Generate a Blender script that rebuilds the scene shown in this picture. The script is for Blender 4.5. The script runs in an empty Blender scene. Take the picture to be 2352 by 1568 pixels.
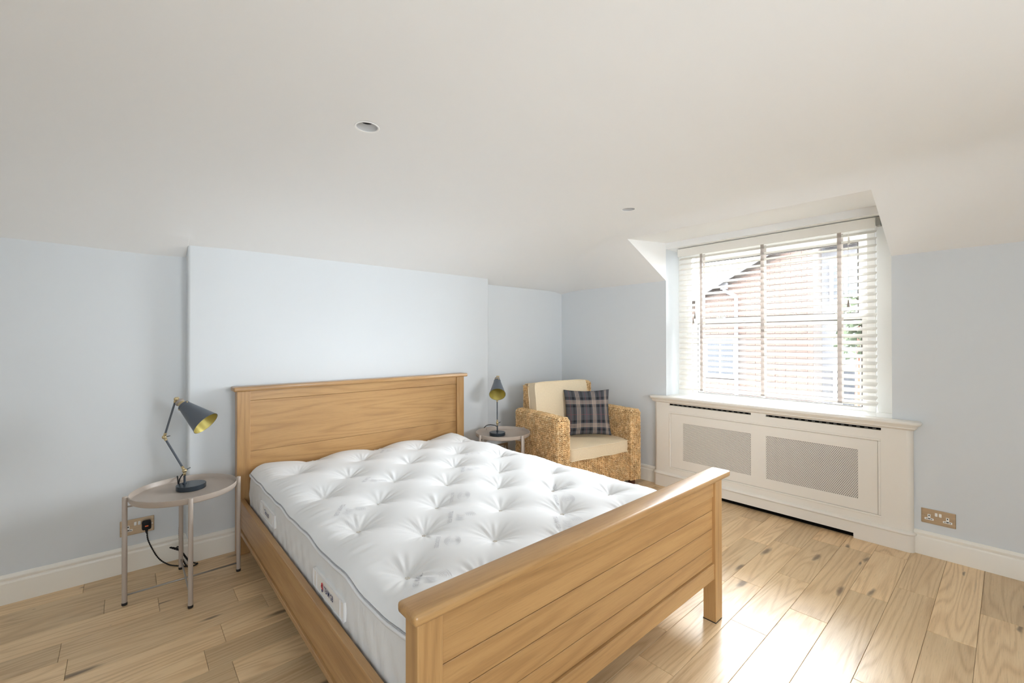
import bpy, bmesh, math, random
import numpy as np
from mathutils import Vector, Matrix
R = math.radians
rnd = random.Random(7)
sc = bpy.context.scene
COL = sc.collection

# ---------------------------------------------------------------- camera
H = 1.28
yaw, pit, rol = 7.22633951e-01, 4.99733853e-03, 1.36698329e-03
fwd = Vector((math.sin(yaw), math.cos(yaw), 0)); rgt = Vector((math.cos(yaw), -math.sin(yaw), 0)); dwn = Vector((0, 0, -1))
f2 = fwd * math.cos(pit) - dwn * math.sin(pit)
d2 = dwn * math.cos(pit) + fwd * math.sin(pit)
r2 = rgt * math.cos(rol) + d2 * math.sin(rol)
d3 = d2 * math.cos(rol) - rgt * math.sin(rol)
cd = bpy.data.cameras.new('camera'); cam = bpy.data.objects.new('camera', cd); COL.objects.link(cam)
m3 = Matrix((r2, -d3, -f2)).transposed()
cam.matrix_world = Matrix.Translation((0, 0, H)) @ m3.to_4x4()
cd.sensor_fit = 'HORIZONTAL'; cd.sensor_width = 36; cd.lens = 1010.13 / 2352 * 36
cd.shift_y = -8.823 / 2352; cd.clip_start = 0.02; cd.clip_end = 200
sc.camera = cam
# ---------------------------------------------------------------- world, light, exposure
SKY = 35.0
w = bpy.data.worlds.new('sky'); sc.world = w; w.use_nodes = True
bg = w.node_tree.nodes['Background']; bg.inputs[0].default_value = (0.90, 0.955, 1.0, 1); bg.inputs[1].default_value = SKY
sc.view_settings.view_transform = 'Standard'; sc.view_settings.look = 'None'
sc.view_settings.gamma = 1; sc.view_settings.use_curve_mapping = False
sc.view_settings.exposure = 0.54
def portal(name, loc, rot, sx, sy):
    l = bpy.data.lights.new(name, 'AREA'); l.shape = 'RECTANGLE'; l.size = sx; l.size_y = sy
    o = bpy.data.objects.new(name, l); COL.objects.link(o); o.location = loc; o.rotation_euler = rot
    l.cycles.is_portal = True
    return o
portal('daylight_dormer', (3.95, 1.25, 1.43), (0, R(90), 0), 1.4, 1.6)
portal('fill_window_portal', (1.3, -1.62, 1.35), (R(90), 0, 0), 1.5, 1.2)  # sky portal for the window added behind the camera
def fill_light(name, loc, target, size, power, col=(1, .985, .96)):
    l = bpy.data.lights.new(name, 'AREA'); l.shape = 'SQUARE'; l.size = size; l.energy = power; l.color = col
    o = bpy.data.objects.new(name, l); COL.objects.link(o); o.location = loc
    o.rotation_euler = (Vector(target) - Vector(loc)).to_track_quat('-Z', 'Y').to_euler(); return o
fill_light('added_fill_light', (-.2, -.85, 1.0), (2.2, .9, 2.1), 1.1, 23, (.84, .93, 1))  # soft light added behind the camera to brighten ceiling and right side
c = sc.cycles
c.max_bounces = 10; c.diffuse_bounces = 8; c.glossy_bounces = 4; c.transparent_max_bounces = 12
c.sample_clamp_indirect = 8

# ---------------------------------------------------------------- materials
def srgb(r, g, b):
    return tuple(((v / 255) / 12.92 if v / 255 <= .04045 else ((v / 255 + .055) / 1.055) ** 2.4) for v in (r, g, b)) + (1,)
def mat(name, col, rough=.6, metal=0, spec=.5, coat=0, bump=None, noise=None):
    m = bpy.data.materials.new(name); m.use_nodes = True
    N = m.node_tree.nodes; L = m.node_tree.links; b = N['Principled BSDF']
    b.inputs['Base Color'].default_value = col; b.inputs['Roughness'].default_value = rough
    b.inputs['Metallic'].default_value = metal; b.inputs['Specular IOR Level'].default_value = spec
    if coat: b.inputs['Coat Weight'].default_value = coat; b.inputs['Coat Roughness'].default_value = .15
    tc = N.new('ShaderNodeTexCoord')
    if noise:   # (scale xyz, amount)
        mp = N.new('ShaderNodeMapping'); mp.inputs['Scale'].default_value = noise[0]
        nz = N.new('ShaderNodeTexNoise'); nz.inputs['Scale'].default_value = 1; nz.inputs['Detail'].default_value = 3
        L.new(tc.outputs['Object'], mp.inputs[0]); L.new(mp.outputs[0], nz.inputs[0])
        mr = N.new('ShaderNodeMapRange'); mr.inputs[1].default_value = .3; mr.inputs[2].default_value = .7
        mr.inputs[3].default_value = 1 - noise[1]; mr.inputs[4].default_value = 1 + noise[1]
        L.new(nz.outputs[0], mr.inputs[0])
        vm = N.new('ShaderNodeVectorMath'); vm.operation = 'SCALE'; vm.inputs[0].default_value = col[:3]
        L.new(mr.outputs[0], vm.inputs['Scale']); L.new(vm.outputs[0], b.inputs['Base Color'])
    if bump:    # (scale xyz, strength, distance)
        mp = N.new('ShaderNodeMapping'); mp.inputs['Scale'].default_value = bump[0]
        nz = N.new('ShaderNodeTexNoise'); nz.inputs['Scale'].default_value = 1; nz.inputs['Detail'].default_value = 4
        L.new(tc.outputs['Object'], mp.inputs[0]); L.new(mp.outputs[0], nz.inputs[0])
        bp = N.new('ShaderNodeBump'); bp.inputs['Strength'].default_value = bump[1]; bp.inputs['Distance'].default_value = bump[2]
        L.new(nz.outputs[0], bp.inputs['Height']); L.new(bp.outputs[0], b.inputs['Normal'])
    return m
def wood(name, axis, light, mid, dark, rough=.4, knots=0, var=.12, ring=9, spec=.5, coat=0, ringamt=.5):
    m = bpy.data.materials.new(name); m.use_nodes = True
    N = m.node_tree.nodes; L = m.node_tree.links; b = N['Principled BSDF']
    tc = N.new('ShaderNodeTexCoord'); oi = N.new('ShaderNodeObjectInfo')
    off = N.new('ShaderNodeVectorMath'); off.operation = 'SCALE'; off.inputs[0].default_value = (37.3, 51.7, 23.9)
    L.new(oi.outputs['Random'], off.inputs['Scale'])
    add = N.new('ShaderNodeVectorMath'); add.operation = 'ADD'
    L.new(tc.outputs['Object'], add.inputs[0]); L.new(off.outputs[0], add.inputs[1])
    def sc3(a, c_): return (a, c_, c_) if axis == 'X' else ((c_, a, c_) if axis == 'Y' else (c_, c_, a))
    def nz(a, c_, det, rg=.5, dist=0):
        mp = N.new('ShaderNodeMapping'); mp.inputs['Scale'].default_value = sc3(a, c_)
        n = N.new('ShaderNodeTexNoise'); n.inputs['Scale'].default_value = 1; n.inputs['Detail'].default_value = det
        n.inputs['Roughness'].default_value = rg; n.inputs['Distortion'].default_value = dist
        L.new(add.outputs[0], mp.inputs[0]); L.new(mp.outputs[0], n.inputs[0]); return n
    def math_(op, a, bb=None, c_=None):
        n = N.new('ShaderNodeMath'); n.operation = op
        for k, v in enumerate((a, bb, c_)):
            if v is None: continue
            if isinstance(v, (int, float)): n.inputs[k].default_value = v
            else: L.new(v, n.inputs[k])
        return n.outputs[0]
    contour = nz(.7, 8.5, 1.2, .4, .2)
    rings = math_('SINE', math_('MULTIPLY', contour.outputs[0], ring * 6.283))
    rings = math_('MULTIPLY', math_('ADD', rings, 1), .5)
    rings = math_('POWER', rings, 2.2)
    broad = nz(1.4, 9, 3)
    fine = nz(7, 210, 2, .6)
    pores = nz(16, 420, 1, .5)
    t = math_('MULTIPLY', rings, .42 * ringamt * 2)
    t = math_('ADD', t, math_('MULTIPLY', fine.outputs[0], .45))
    t = math_('ADD', t, math_('MULTIPLY', broad.outputs[0], .55))
    t = math_('SUBTRACT', t, .20)
    cr = N.new('ShaderNodeValToRGB')
    cr.color_ramp.elements[0].position = .12; cr.color_ramp.elements[0].color = light
    cr.color_ramp.elements[1].position = .95; cr.color_ramp.elements[1].color = dark
    e = cr.color_ramp.elements.new(.48); e.color = mid
    L.new(t, cr.inputs[0])
    out = cr.outputs[0]
    # dark open pores
    pr = N.new('ShaderNodeMapRange'); pr.inputs[1].default_value = .60; pr.inputs[2].default_value = .72; pr.inputs[3].default_value = 1; pr.inputs[4].default_value = .86
    L.new(pores.outputs[0], pr.inputs[0])
    vs = N.new('ShaderNodeVectorMath'); vs.operation = 'SCALE'; L.new(out, vs.inputs[0]); L.new(pr.outputs[0], vs.inputs['Scale']); out = vs.outputs[0]
    # plank to plank variation
    rv = N.new('ShaderNodeMapRange'); rv.inputs[3].default_value = 1 - var; rv.inputs[4].default_value = 1 + var * .7
    wn = N.new('ShaderNodeTexWhiteNoise'); wn.noise_dimensions = '1D'; L.new(oi.outputs['Random'], wn.inputs['W'])
    L.new(wn.outputs[0], rv.inputs[0])
    vs = N.new('ShaderNodeVectorMath'); vs.operation = 'SCALE'; L.new(out, vs.inputs[0]); L.new(rv.outputs[0], vs.inputs['Scale']); out = vs.outputs[0]
    if knots:
        dn = nz(9, 20, 2)
        mp = N.new('ShaderNodeMapping'); mp.inputs['Scale'].default_value = (2.0, 8.5, 0)
        dv = N.new('ShaderNodeVectorMath'); dv.operation = 'SCALE'; dv.inputs['Scale'].default_value = .22; L.new(dn.outputs['Color'], dv.inputs[0])
        L.new(add.outputs[0], mp.inputs[0])
        a2 = N.new('ShaderNodeVectorMath'); a2.operation = 'ADD'; L.new(mp.outputs[0], a2.inputs[0]); L.new(dv.outputs[0], a2.inputs[1])
        vo = N.new('ShaderNodeTexVoronoi'); vo.voronoi_dimensions = '2D'; vo.inputs['Scale'].default_value = 1; vo.inputs['Randomness'].default_value = 1
        L.new(a2.outputs[0], vo.inputs[0])
        sep = N.new('ShaderNodeSeparateColor'); L.new(vo.outputs['Color'], sep.inputs[0])
        size = N.new('ShaderNodeMapRange'); size.inputs[1].default_value = .52; size.inputs[2].default_value = 1; size.inputs[3].default_value = 0.0; size.inputs[4].default_value = .13
        L.new(sep.outputs[0], size.inputs[0])
        q = math_('DIVIDE', vo.outputs['Distance'], math_('ADD', size.outputs[0], .0001))
        kr = N.new('ShaderNodeMapRange'); kr.interpolation_type = 'SMOOTHSTEP'; kr.inputs[1].default_value = .35; kr.inputs[2].default_value = 1.6; kr.inputs[3].default_value = .78; kr.inputs[4].default_value = 0
        L.new(q, kr.inputs[0])
        mx = N.new('ShaderNodeMix'); mx.data_type = 'RGBA'; L.new(kr.outputs[0], mx.inputs[0]); L.new(out, mx.inputs[6]); mx.inputs[7].default_value = srgb(92, 74, 58); out = mx.outputs[2]
        # long mineral streaks
        st = nz(1.6, 26, 2, .5, .3)
        sr = N.new('ShaderNodeMapRange'); sr.inputs[1].default_value = .66; sr.inputs[2].default_value = .8; sr.inputs[3].default_value = 0; sr.inputs[4].default_value = .5
        L.new(st.outputs[0], sr.inputs[0])
        mx = N.new('ShaderNodeMix'); mx.data_type = 'RGBA'; L.new(sr.outputs[0], mx.inputs[0]); L.new(out, mx.inputs[6]); mx.inputs[7].default_value = srgb(120, 92, 66); out = mx.outputs[2]
    L.new(out, b.inputs['Base Color'])
    rr = N.new('ShaderNodeMapRange'); rr.inputs[3].default_value = rough - .05; rr.inputs[4].default_value = rough + .08
    L.new(fine.outputs[0], rr.inputs[0]); L.new(rr.outputs[0], b.inputs['Roughness'])
    b.inputs['Specular IOR Level'].default_value = spec
    if coat: b.inputs['Coat Weight'].default_value = coat; b.inputs['Coat Roughness'].default_value = .25
    bp = N.new('ShaderNodeBump'); bp.inputs['Strength'].default_value = .25; bp.inputs['Distance'].default_value = .0006
    L.new(fine.outputs[0], bp.inputs['Height']); L.new(bp.outputs[0], b.inputs['Normal'])
    return m

M = {}
M['wall'] = mat('pale_blue_wall_paint', srgb(214, 218, 221), .75, spec=.3, bump=((60, 60, 60), .05, .001))
M['ceiling'] = mat('white_ceiling_paint', srgb(238, 238, 237), .85, spec=.2, bump=((8, 8, 8), .05, .004))
M['trim'] = mat('cream_eggshell_trim', srgb(238, 234, 225), .35, spec=.45)
M['cover'] = mat('off_white_eggshell', srgb(233, 228, 219), .42, spec=.4)
M['frame'] = mat('white_gloss_frame', srgb(244, 243, 240), .3)
M['slat'] = mat('white_wood_slat', srgb(236, 233, 226), .45)
M['tape'] = mat('taupe_ladder_tape', srgb(196, 189, 184), .9, spec=.1, bump=((300, 300, 900), .3, .001))
M['tassel'] = mat('taupe_wood_tassel', srgb(150, 140, 132), .5)
M['chrome'] = mat('polished_metal', srgb(200, 200, 198), .2, 1)
M['bracket'] = mat('grey_zinc_bracket', srgb(158, 158, 152), .5)
M['dark'] = mat('cavity_shade_black', srgb(16, 14, 12), .9, spec=.1)  # near-black colour painting the shade inside the radiator cover
M['radiator'] = mat('dark_radiator_enamel', srgb(88, 84, 78), .5)
oakL, oakM, oakD = srgb(186, 147, 97), srgb(171, 131, 84), srgb(143, 105, 65)
M['oakX'] = wood('oiled_oak_lengthwise', 'X', oakL, oakM, oakD, .33, var=.04, ring=9, coat=.25, ringamt=.3)
M['oakY'] = wood('oiled_oak_depthwise', 'Y', oakL, oakM, oakD, .33, var=.04, ring=9, coat=.25, ringamt=.3)
M['oakZ'] = wood('oiled_oak_upright', 'Z', oakL, oakM, oakD, .33, var=.04, ring=9, coat=.25, ringamt=.3)
M['floor'] = wood('oak_floor_board', 'X', srgb(230, 202, 160), srgb(215, 183, 140), srgb(178, 143, 103), .34, knots=1, var=.18, ring=14, coat=.18, ringamt=.36)
M['floorgap'] = mat('board_joint_brown', srgb(120, 90, 62), .9)  # brown of the joints between the boards
M['tick'] = mat('white_mattress_ticking', srgb(227, 228, 229), .8, spec=.2, bump=((350, 350, 350), .12, .0006))
M['side'] = mat('white_mattress_border', srgb(226, 227, 228), .85, spec=.15, bump=((14, 55, 9), .5, .004))
M['print'] = mat('pale_grey_woven_print', srgb(208, 208, 211), .8)
M['piping'] = mat('grey_white_piping', srgb(222, 222, 224), .7)
M['pipeline'] = mat('grey_seam_thread', srgb(186, 186, 190), .8)
M['label'] = mat('white_satin_label', srgb(236, 235, 233), .5)
M['navy'] = mat('navy_print', srgb(34, 52, 110), .6)
M['red'] = mat('red_print', srgb(196, 44, 62), .6)
M['tuft'] = mat('cream_wool_tuft', srgb(226, 221, 212), .95)
M['table'] = mat('taupe_powder_coat', srgb(178, 166, 155), .38, spec=.5)
M['rod'] = mat('grey_steel_rod', srgb(165, 160, 154), .35, .6)
M['foot'] = mat('black_rubber_foot', srgb(35, 33, 33), .7)
M['lamp'] = mat('blue_grey_lamp_enamel', srgb(92, 98, 106), .38, .35)
M['lampdark'] = mat('dark_gunmetal_base', srgb(62, 70, 78), .25, .45)
M['brass'] = mat('antique_brass', srgb(196, 178, 140), .28, .95)
M['gold'] = mat('brushed_gold_lining', srgb(178, 164, 92), .42, .6)
M['cord'] = mat('black_braided_cord', srgb(28, 27, 28), .85)
M['nickel'] = mat('brushed_bronze_plate', srgb(188, 168, 142), .42, .75, noise=((6, 6, 300), .12))
M['white'] = mat('white_plastic', srgb(240, 240, 238), .3)
M['slot'] = mat('black_slot', srgb(20, 20, 20), .9)
M['fuse'] = mat('orange_fuse_cover', srgb(232, 112, 60), .5)
M['bulbhole'] = mat('unlit_lamp_black', srgb(12, 12, 12), .5)
M['linen'] = mat('cream_linen', srgb(226, 209, 180), .9, spec=.1, bump=((260, 260, 260), .35, .001), noise=((180, 180, 180), .05))
M['linenpipe'] = mat('cream_linen_piping', srgb(232, 216, 188), .9, spec=.1)
M['chairleg'] = mat('dark_brown_wood_leg', srgb(84, 46, 30), .4)
M['core'] = mat('brown_weave_core', srgb(96, 66, 38), .9)
# seagrass: every strand a little different
m = bpy.data.materials.new('plaited_seagrass'); m.use_nodes = True
N = m.node_tree.nodes; L = m.node_tree.links; b = N['Principled BSDF']
g = N.new('ShaderNodeNewGeometry'); cr = N.new('ShaderNodeValToRGB')
cr.color_ramp.elements[0].color = srgb(198, 158, 108); cr.color_ramp.elements[1].color = srgb(234, 206, 162)
e = cr.color_ramp.elements.new(.35); e.color = srgb(215, 178, 128)
e = cr.color_ramp.elements.new(.7); e.color = srgb(224, 190, 140)
L.new(g.outputs['Random Per Island'], cr.inputs[0])
tc = N.new('ShaderNodeTexCoord'); nz = N.new('ShaderNodeTexNoise'); nz.inputs['Scale'].default_value = 14; L.new(tc.outputs['Object'], nz.inputs[0])
mr = N.new('ShaderNodeMapRange'); mr.inputs[1].default_value = .35; mr.inputs[2].default_value = .65; mr.inputs[3].default_value = .8; mr.inputs[4].default_value = 1.12
L.new(nz.outputs[0], mr.inputs[0]); vs = N.new('ShaderNodeVectorMath'); vs.operation = 'SCALE'
L.new(cr.outputs[0], vs.inputs[0]); L.new(mr.outputs[0], vs.inputs['Scale']); L.new(vs.outputs[0], b.inputs['Base Color'])
b.inputs['Roughness'].default_value = .62; b.inputs['Specular IOR Level'].default_value = .35
M['seagrass'] = m
# tartan
m = bpy.data.materials.new('grey_tartan_wool'); m.use_nodes = True
N = m.node_tree.nodes; L = m.node_tree.links; b = N['Principled BSDF']
uv = N.new('ShaderNodeUVMap'); sp = N.new('ShaderNodeSeparateXYZ'); L.new(uv.outputs[0], sp.inputs[0])
def mth(op, a, bb=None):
    n = N.new('ShaderNodeMath'); n.operation = op
    for k, v in enumerate((a, bb)):
        if v is None: continue
        if isinstance(v, (int, float)): n.inputs[k].default_value = v
        else: L.new(v, n.inputs[k])
    return n.outputs[0]
def stripes(x, centres, width):
    tot = None
    for cc in centres:
        s = mth('LESS_THAN', mth('ABSOLUTE', mth('SUBTRACT', x, cc)), width / 2)
        tot = s if tot is None else mth('MAXIMUM', tot, s)
    return tot
TX, TY = sp.outputs[0], sp.outputs[1]
SX = (.235, .265, .295, .595, .625, .655, .895, .925); SY = (.175, .205, .235, .70, .73, .76)
cream = mth('MAXIMUM', stripes(TX, SX, .009), stripes(TY, SY, .009))
blk = mth('ADD', stripes(TX, (.17, .36, .53, .72, .83), .05), stripes(TY, (.11, .30, .64, .82), .05))
redl = mth('MAXIMUM', stripes(TX, (.09, .44, .78), .006), stripes(TY, (.45,), .006))
nz = N.new('ShaderNodeTexNoise'); nz.inputs['Scale'].default_value = 90; L.new(uv.outputs[0], nz.inputs[0])
def mixc(f, a, bcol):
    mx = N.new('ShaderNodeMix'); mx.data_type = 'RGBA'; L.new(f, mx.inputs[0])
    if isinstance(a, tuple): mx.inputs[6].default_value = a
    else: L.new(a, mx.inputs[6])
    mx.inputs[7].default_value = bcol; return mx.outputs[2]
cc = mixc(nz.outputs[0], srgb(74, 75, 80), srgb(98, 99, 103))
cc = mixc(mth('MULTIPLY', blk, .42), cc, srgb(28, 30, 36))
cc = mixc(mth('MULTIPLY', redl, .6), cc, srgb(150, 70, 82))
cc = mixc(mth('MULTIPLY', cream, .85), cc, srgb(206, 186, 168))
L.new(cc, b.inputs['Base Color']); b.inputs['Roughness'].default_value = .95; b.inputs['Specular IOR Level'].default_value = .1
M['tartan'] = m
# glass
m = bpy.data.materials.new('window_glass'); m.use_nodes = True
N = m.node_tree.nodes; L = m.node_tree.links; N.remove(N['Principled BSDF'])
tr = N.new('ShaderNodeBsdfTransparent'); gl = N.new('ShaderNodeBsdfGlossy'); gl.inputs['Roughness'].default_value = .02
fr = N.new('ShaderNodeFresnel'); fr.inputs[0].default_value = 1.45; mx = N.new('ShaderNodeMixShader')
L.new(fr.outputs[0], mx.inputs[0]); L.new(tr.outputs[0], mx.inputs[1]); L.new(gl.outputs[0], mx.inputs[2]); L.new(mx.outputs[0], N['Material Output'].inputs[0])
M['glass'] = m
# outdoors
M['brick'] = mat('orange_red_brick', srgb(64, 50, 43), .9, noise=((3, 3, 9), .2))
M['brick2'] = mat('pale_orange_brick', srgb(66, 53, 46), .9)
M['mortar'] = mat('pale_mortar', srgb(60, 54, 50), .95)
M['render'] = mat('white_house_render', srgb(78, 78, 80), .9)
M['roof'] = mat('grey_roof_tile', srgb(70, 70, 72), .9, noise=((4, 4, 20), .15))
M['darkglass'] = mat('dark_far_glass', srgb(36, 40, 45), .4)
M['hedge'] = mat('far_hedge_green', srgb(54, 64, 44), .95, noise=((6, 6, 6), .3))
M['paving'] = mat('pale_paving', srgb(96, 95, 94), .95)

# ---------------------------------------------------------------- builders
W = {}
def empty(name, loc, rz=0, label=None, cat=None, group=None, kind=None):
    o = bpy.data.objects.new(name, None); COL.objects.link(o); o.location = loc; o.rotation_euler = (0, 0, rz); o.empty_display_size = .05
    W[o] = Matrix.Translation(loc) @ Matrix.Rotation(rz, 4, 'Z')
    tag(o, label, cat, group, kind); return o
def tag(o, label=None, cat=None, group=None, kind=None):
    if label: o['label'] = label
    if cat: o['category'] = cat
    if group: o['group'] = group
    if kind: o['kind'] = kind
    return o
def obj(name, bm, m, parent=None, smooth=None, origin=None, label=None, cat=None, group=None, kind=None):
    me = bpy.data.meshes.new(name)
    if parent is not None and parent in W: Wm = W[parent]
    elif origin is not None: Wm = Matrix.Translation(origin)
    else: Wm = Matrix.Identity(4)
    bm.transform(Wm.inverted())
    bmesh.ops.recalc_face_normals(bm, faces=bm.faces[:]) if smooth != 'keep' else None
    bm.to_mesh(me); bm.free()
    ms = m if isinstance(m, (list, tuple)) else [m]
    for x in ms: me.materials.append(x)
    if smooth:
        for p in me.polygons: p.use_smooth = True
        if smooth != 'keep' and smooth is not True:
            me.set_sharp_from_angle(angle=R(smooth))
    o = bpy.data.objects.new(name, me); COL.objects.link(o)
    if parent is not None:
        o.parent = parent; W[o] = Wm
    else:
        o.location = Wm.translation; W[o] = Wm
    tag(o, label, cat, group, kind); return o
def BM(): return bmesh.new()
def box(bm, x0, x1, y0, y1, z0, z1, bev=0, seg=1, mtx=None, mi=0):
    vs = [bm.verts.new((x, y, z)) for z in (z0, z1) for y in (y0, y1) for x in (x0, x1)]
    F = [(0, 2, 3, 1), (4, 5, 7, 6), (0, 1, 5, 4), (2, 6, 7, 3), (0, 4, 6, 2), (1, 3, 7, 5)]
    fs = [bm.faces.new([vs[i] for i in f]) for f in F]
    for f in fs: f.material_index = mi
    if bev:
        es = list({e for f in fs for e in f.edges})
        r = bmesh.ops.bevel(bm, geom=es, offset=bev, segments=seg, profile=.5, affect='EDGES')
        vs = list({v for v in vs if v.is_valid} | {v for f in r['faces'] for v in f.verts})
        for f in {f for v in vs for f in v.link_faces}: f.material_index = mi
    if mtx is not None:
        vv = set(vs)
        stack = list(vv)
        while stack:
            v = stack.pop()
            for e in v.link_edges:
                o = e.other_vert(v)
                if o not in vv: vv.add(o); stack.append(o)
        bmesh.ops.transform(bm, matrix=mtx, verts=list(vv))
    return bm
def B(*a, **k): return box(BM(), *a, **k)
def frames(pts):
    T = []
    n = len(pts)
    for i in range(n):
        a = pts[max(i - 1, 0)]; b_ = pts[min(i + 1, n - 1)]
        T.append((b_ - a).normalized())
    up = Vector((0, 0, 1)) if abs(T[0].z) < .9 else Vector((1, 0, 0))
    u = T[0].cross(up).normalized(); out = []
    for t in T:
        u = (u - t * u.dot(t))
        if u.length < 1e-5: u = t.orthogonal()
        u.normalize(); out.append((u, t.cross(u).normalized()))
    return out
def sweep(bm, pts, r, seg=10, cap=True, mi=0):
    pts = [Vector(p) for p in pts]; fr_ = frames(pts)
    rings = []
    for i, p in enumerate(pts):
        rr = r[i] if isinstance(r, (list, tuple)) else r
        u, v = fr_[i]
        rings.append([bm.verts.new(p + u * rr * math.cos(2 * math.pi * k / seg) + v * rr * math.sin(2 * math.pi * k / seg)) for k in range(seg)])
    for a, b_ in zip(rings, rings[1:]):
        for k in range(seg):
            f = bm.faces.new((a[k], a[(k + 1) % seg], b_[(k + 1) % seg], b_[k])); f.material_index = mi
    if cap:
        for rg in (rings[0], rings[-1]):
            f = bm.faces.new(rg); f.material_index = mi
    return bm
def tube(bm, a, b_, r, seg=12): return sweep(bm, [a, b_], r, seg)
def lathe(bm, prof, seg=32, mtx=None, closed=False, mi=0):
    rings = []
    for (r, z) in prof:
        if r < 1e-6: rings.append([bm.verts.new((0, 0, z))])
        else: rings.append([bm.verts.new((r * math.cos(2 * math.pi * k / seg), r * math.sin(2 * math.pi * k / seg), z)) for k in range(seg)])
    prs = list(zip(rings, rings[1:]))
    if closed: prs.append((rings[-1], rings[0]))
    for a, b_ in prs:
        for k in range(seg):
            k2 = (k + 1) % seg
            if len(a) == 1 and len(b_) == 1: continue
            if len(a) == 1: f = bm.faces.new((a[0], b_[k2], b_[k]))
            elif len(b_) == 1: f = bm.faces.new((a[k], a[k2], b_[0]))
            else: f = bm.faces.new((a[k], a[k2], b_[k2], b_[k]))
            f.material_index = mi
    if mtx is not None:
        bmesh.ops.transform(bm, matrix=mtx, verts=[v for rg in rings for v in rg])
    return bm
def axis_mtx(p, d):
    d = Vector(d).normalized(); q = Vector((0, 0, 1)).rotation_difference(d)
    return Matrix.Translation(p) @ q.to_matrix().to_4x4()
def prism(bm, poly, axis, a, b_, mi=0):
    """extrude a 2D polygon between a and b_ along an axis; poly in the other two coordinates in order"""
    def P3(p, t):
        return {'X': (t, p[0], p[1]), 'Y': (p[0], t, p[1]), 'Z': (p[0], p[1], t)}[axis]
    A = [bm.verts.new(P3(p, a)) for p in poly]; Bv = [bm.verts.new(P3(p, b_)) for p in poly]
    f = bm.faces.new(A); f.material_index = mi; f = bm.faces.new(Bv); f.material_index = mi
    n = len(poly)
    for i in range(n):
        f = bm.faces.new((A[i], A[(i + 1) % n], Bv[(i + 1) % n], Bv[i])); f.material_index = mi
    return bm
def struct(name, bm, m, **k): return obj(name, bm, m, kind='structure', **k)

# ================================================================ THE ROOM
XW = 3.584; YA = 3.245; YB = 3.14            # window wall, alcove wall, chimney breast
XL, YF = -1.25, -1.45                         # unseen left and front walls
BX0, BX1 = .275, 2.485
DY0, DY1, DX = .49, 2.01, 2.995               # dormer opening and where it cuts the ceiling
EAVE, FLAT = 1.80, 2.145
# floor slab + boards
fl = struct('floor', B(XL - .1, XW + .3, YF - .1, YA + .1, -.12, -.012), M['floorgap'])
PITCH = .1508; Y0 = .10
known = {5: [1.57, 2.47, 3.11], 4: [2.086, 2.697], 3: [1.45, 2.382, 3.344], 2: [1.86, 2.79], 1: [2.07, 3.0], 0: [1.7, 2.653], -1: [2.1, 3.0], 6: [1.79, 2.387],
         7: [2.80], 19: [.131], 18: [-.069], 17: [.129], 15: [-.167, .525], 14: [.328], 12: [.326], 16: [.424], 13: [-.3], 11: [.05]}
def board(x0, x1, y0, y1):
    bm = BM(); g_ = .0005; cch = .0010; tz = rnd.uniform(-.0002, .0002)
    a = [bm.verts.new(p) for p in ((x0 + g_, y0 + g_, -.014), (x1 - g_, y0 + g_, -.014), (x1 - g_, y1 - g_, -.014), (x0 + g_, y1 - g_, -.014))]
    b_ = [bm.verts.new(p) for p in ((x0 + g_, y0 + g_, -cch), (x1 - g_, y0 + g_, -cch), (x1 - g_, y1 - g_, -cch), (x0 + g_, y1 - g_, -cch))]
    h = g_ + cch
    c_ = [bm.verts.new(p) for p in ((x0 + h, y0 + h, tz), (x1 - h, y0 + h, tz), (x1 - h, y1 - h, tz), (x0 + h, y1 - h, tz))]
    bm.faces.new(c_)
    for lo, hi in ((a, b_), (b_, c_)):
        for i in range(4): bm.faces.new((lo[i], lo[(i + 1) % 4], hi[(i + 1) % 4], hi[i]))
    obj('plank', bm, M['floor'], fl)
for k in range(-10, 22):
    y0 = Y0 + k * PITCH; y1 = min(y0 + PITCH, YA)
    if y0 > YA - .02: continue
    xs = list(known.get(k, []))
    lo = xs[0] if xs else rnd.uniform(.2, 1.2); hi = xs[-1] if xs else lo
    if not xs: xs = [lo]
    while lo > XL + .5:
        lo -= rnd.choice((.62, .75, .9, .96, 1.15)); xs.append(lo)
    while hi < XW - .55:
        hi += rnd.choice((.55, .62, .75, .9, .96)); xs.append(hi)
    xs = sorted(x for x in xs if XL + .12 < x < XW - .05)
    xs = [XL] + xs + [XW]
    for a, b_ in zip(xs, xs[1:]): board(a, b_, y0, y1)

# ceiling heightfield
def zc(x, y):
    a = XW - x; b_ = YA - y
    dw = FLAT - (EAVE + .478 * a)
    ev = EAVE - .012 * math.exp(-((x - .1) / .28) ** 2) + .0
    if x < BX0: ev -= .018 * math.exp(-max(b_, 0) / .07)
    db = (FLAT - ev) * math.exp(-(max(b_, 0) / .62) ** 1.25)
    k = .022
    dw = k * math.log(1 + math.exp(dw / k)); p_ = 10
    return FLAT - (dw ** p_ + db ** p_) ** (1 / p_) + .004 * math.sin(1.7 * x + 2.3 * y) * min(1, a) * min(1, b_)
def lin(a, b_, n): return [a + (b_ - a) * i / n for i in range(n)]
DL = [(.723, 1.690), (2.482, 1.657)]
xs = lin(XL - .05, BX0 - .001, 14) + [BX0 - .001, BX0 + .001] + lin(BX0 + .03, DX, 46) + lin(DX, XW, 14) + [XW, XW + .03]
ys = lin(YF - .05, DY0, 20) + lin(DY0, DY1, 26) + lin(DY1, YA, 32) + [YA, YA + .05]
HW = .07
xs = sorted([x for x in xs if all(abs(x - d[0]) > HW + .001 for d in DL)] + [d[0] + s * HW for d in DL for s in (-1, 1)])
ys = sorted([y for y in ys if all(abs(y - d[1]) > HW for d in DL)] + [d[1] + s * HW for d in DL for s in (-1, 1)])
bm = BM(); grid = {}
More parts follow.
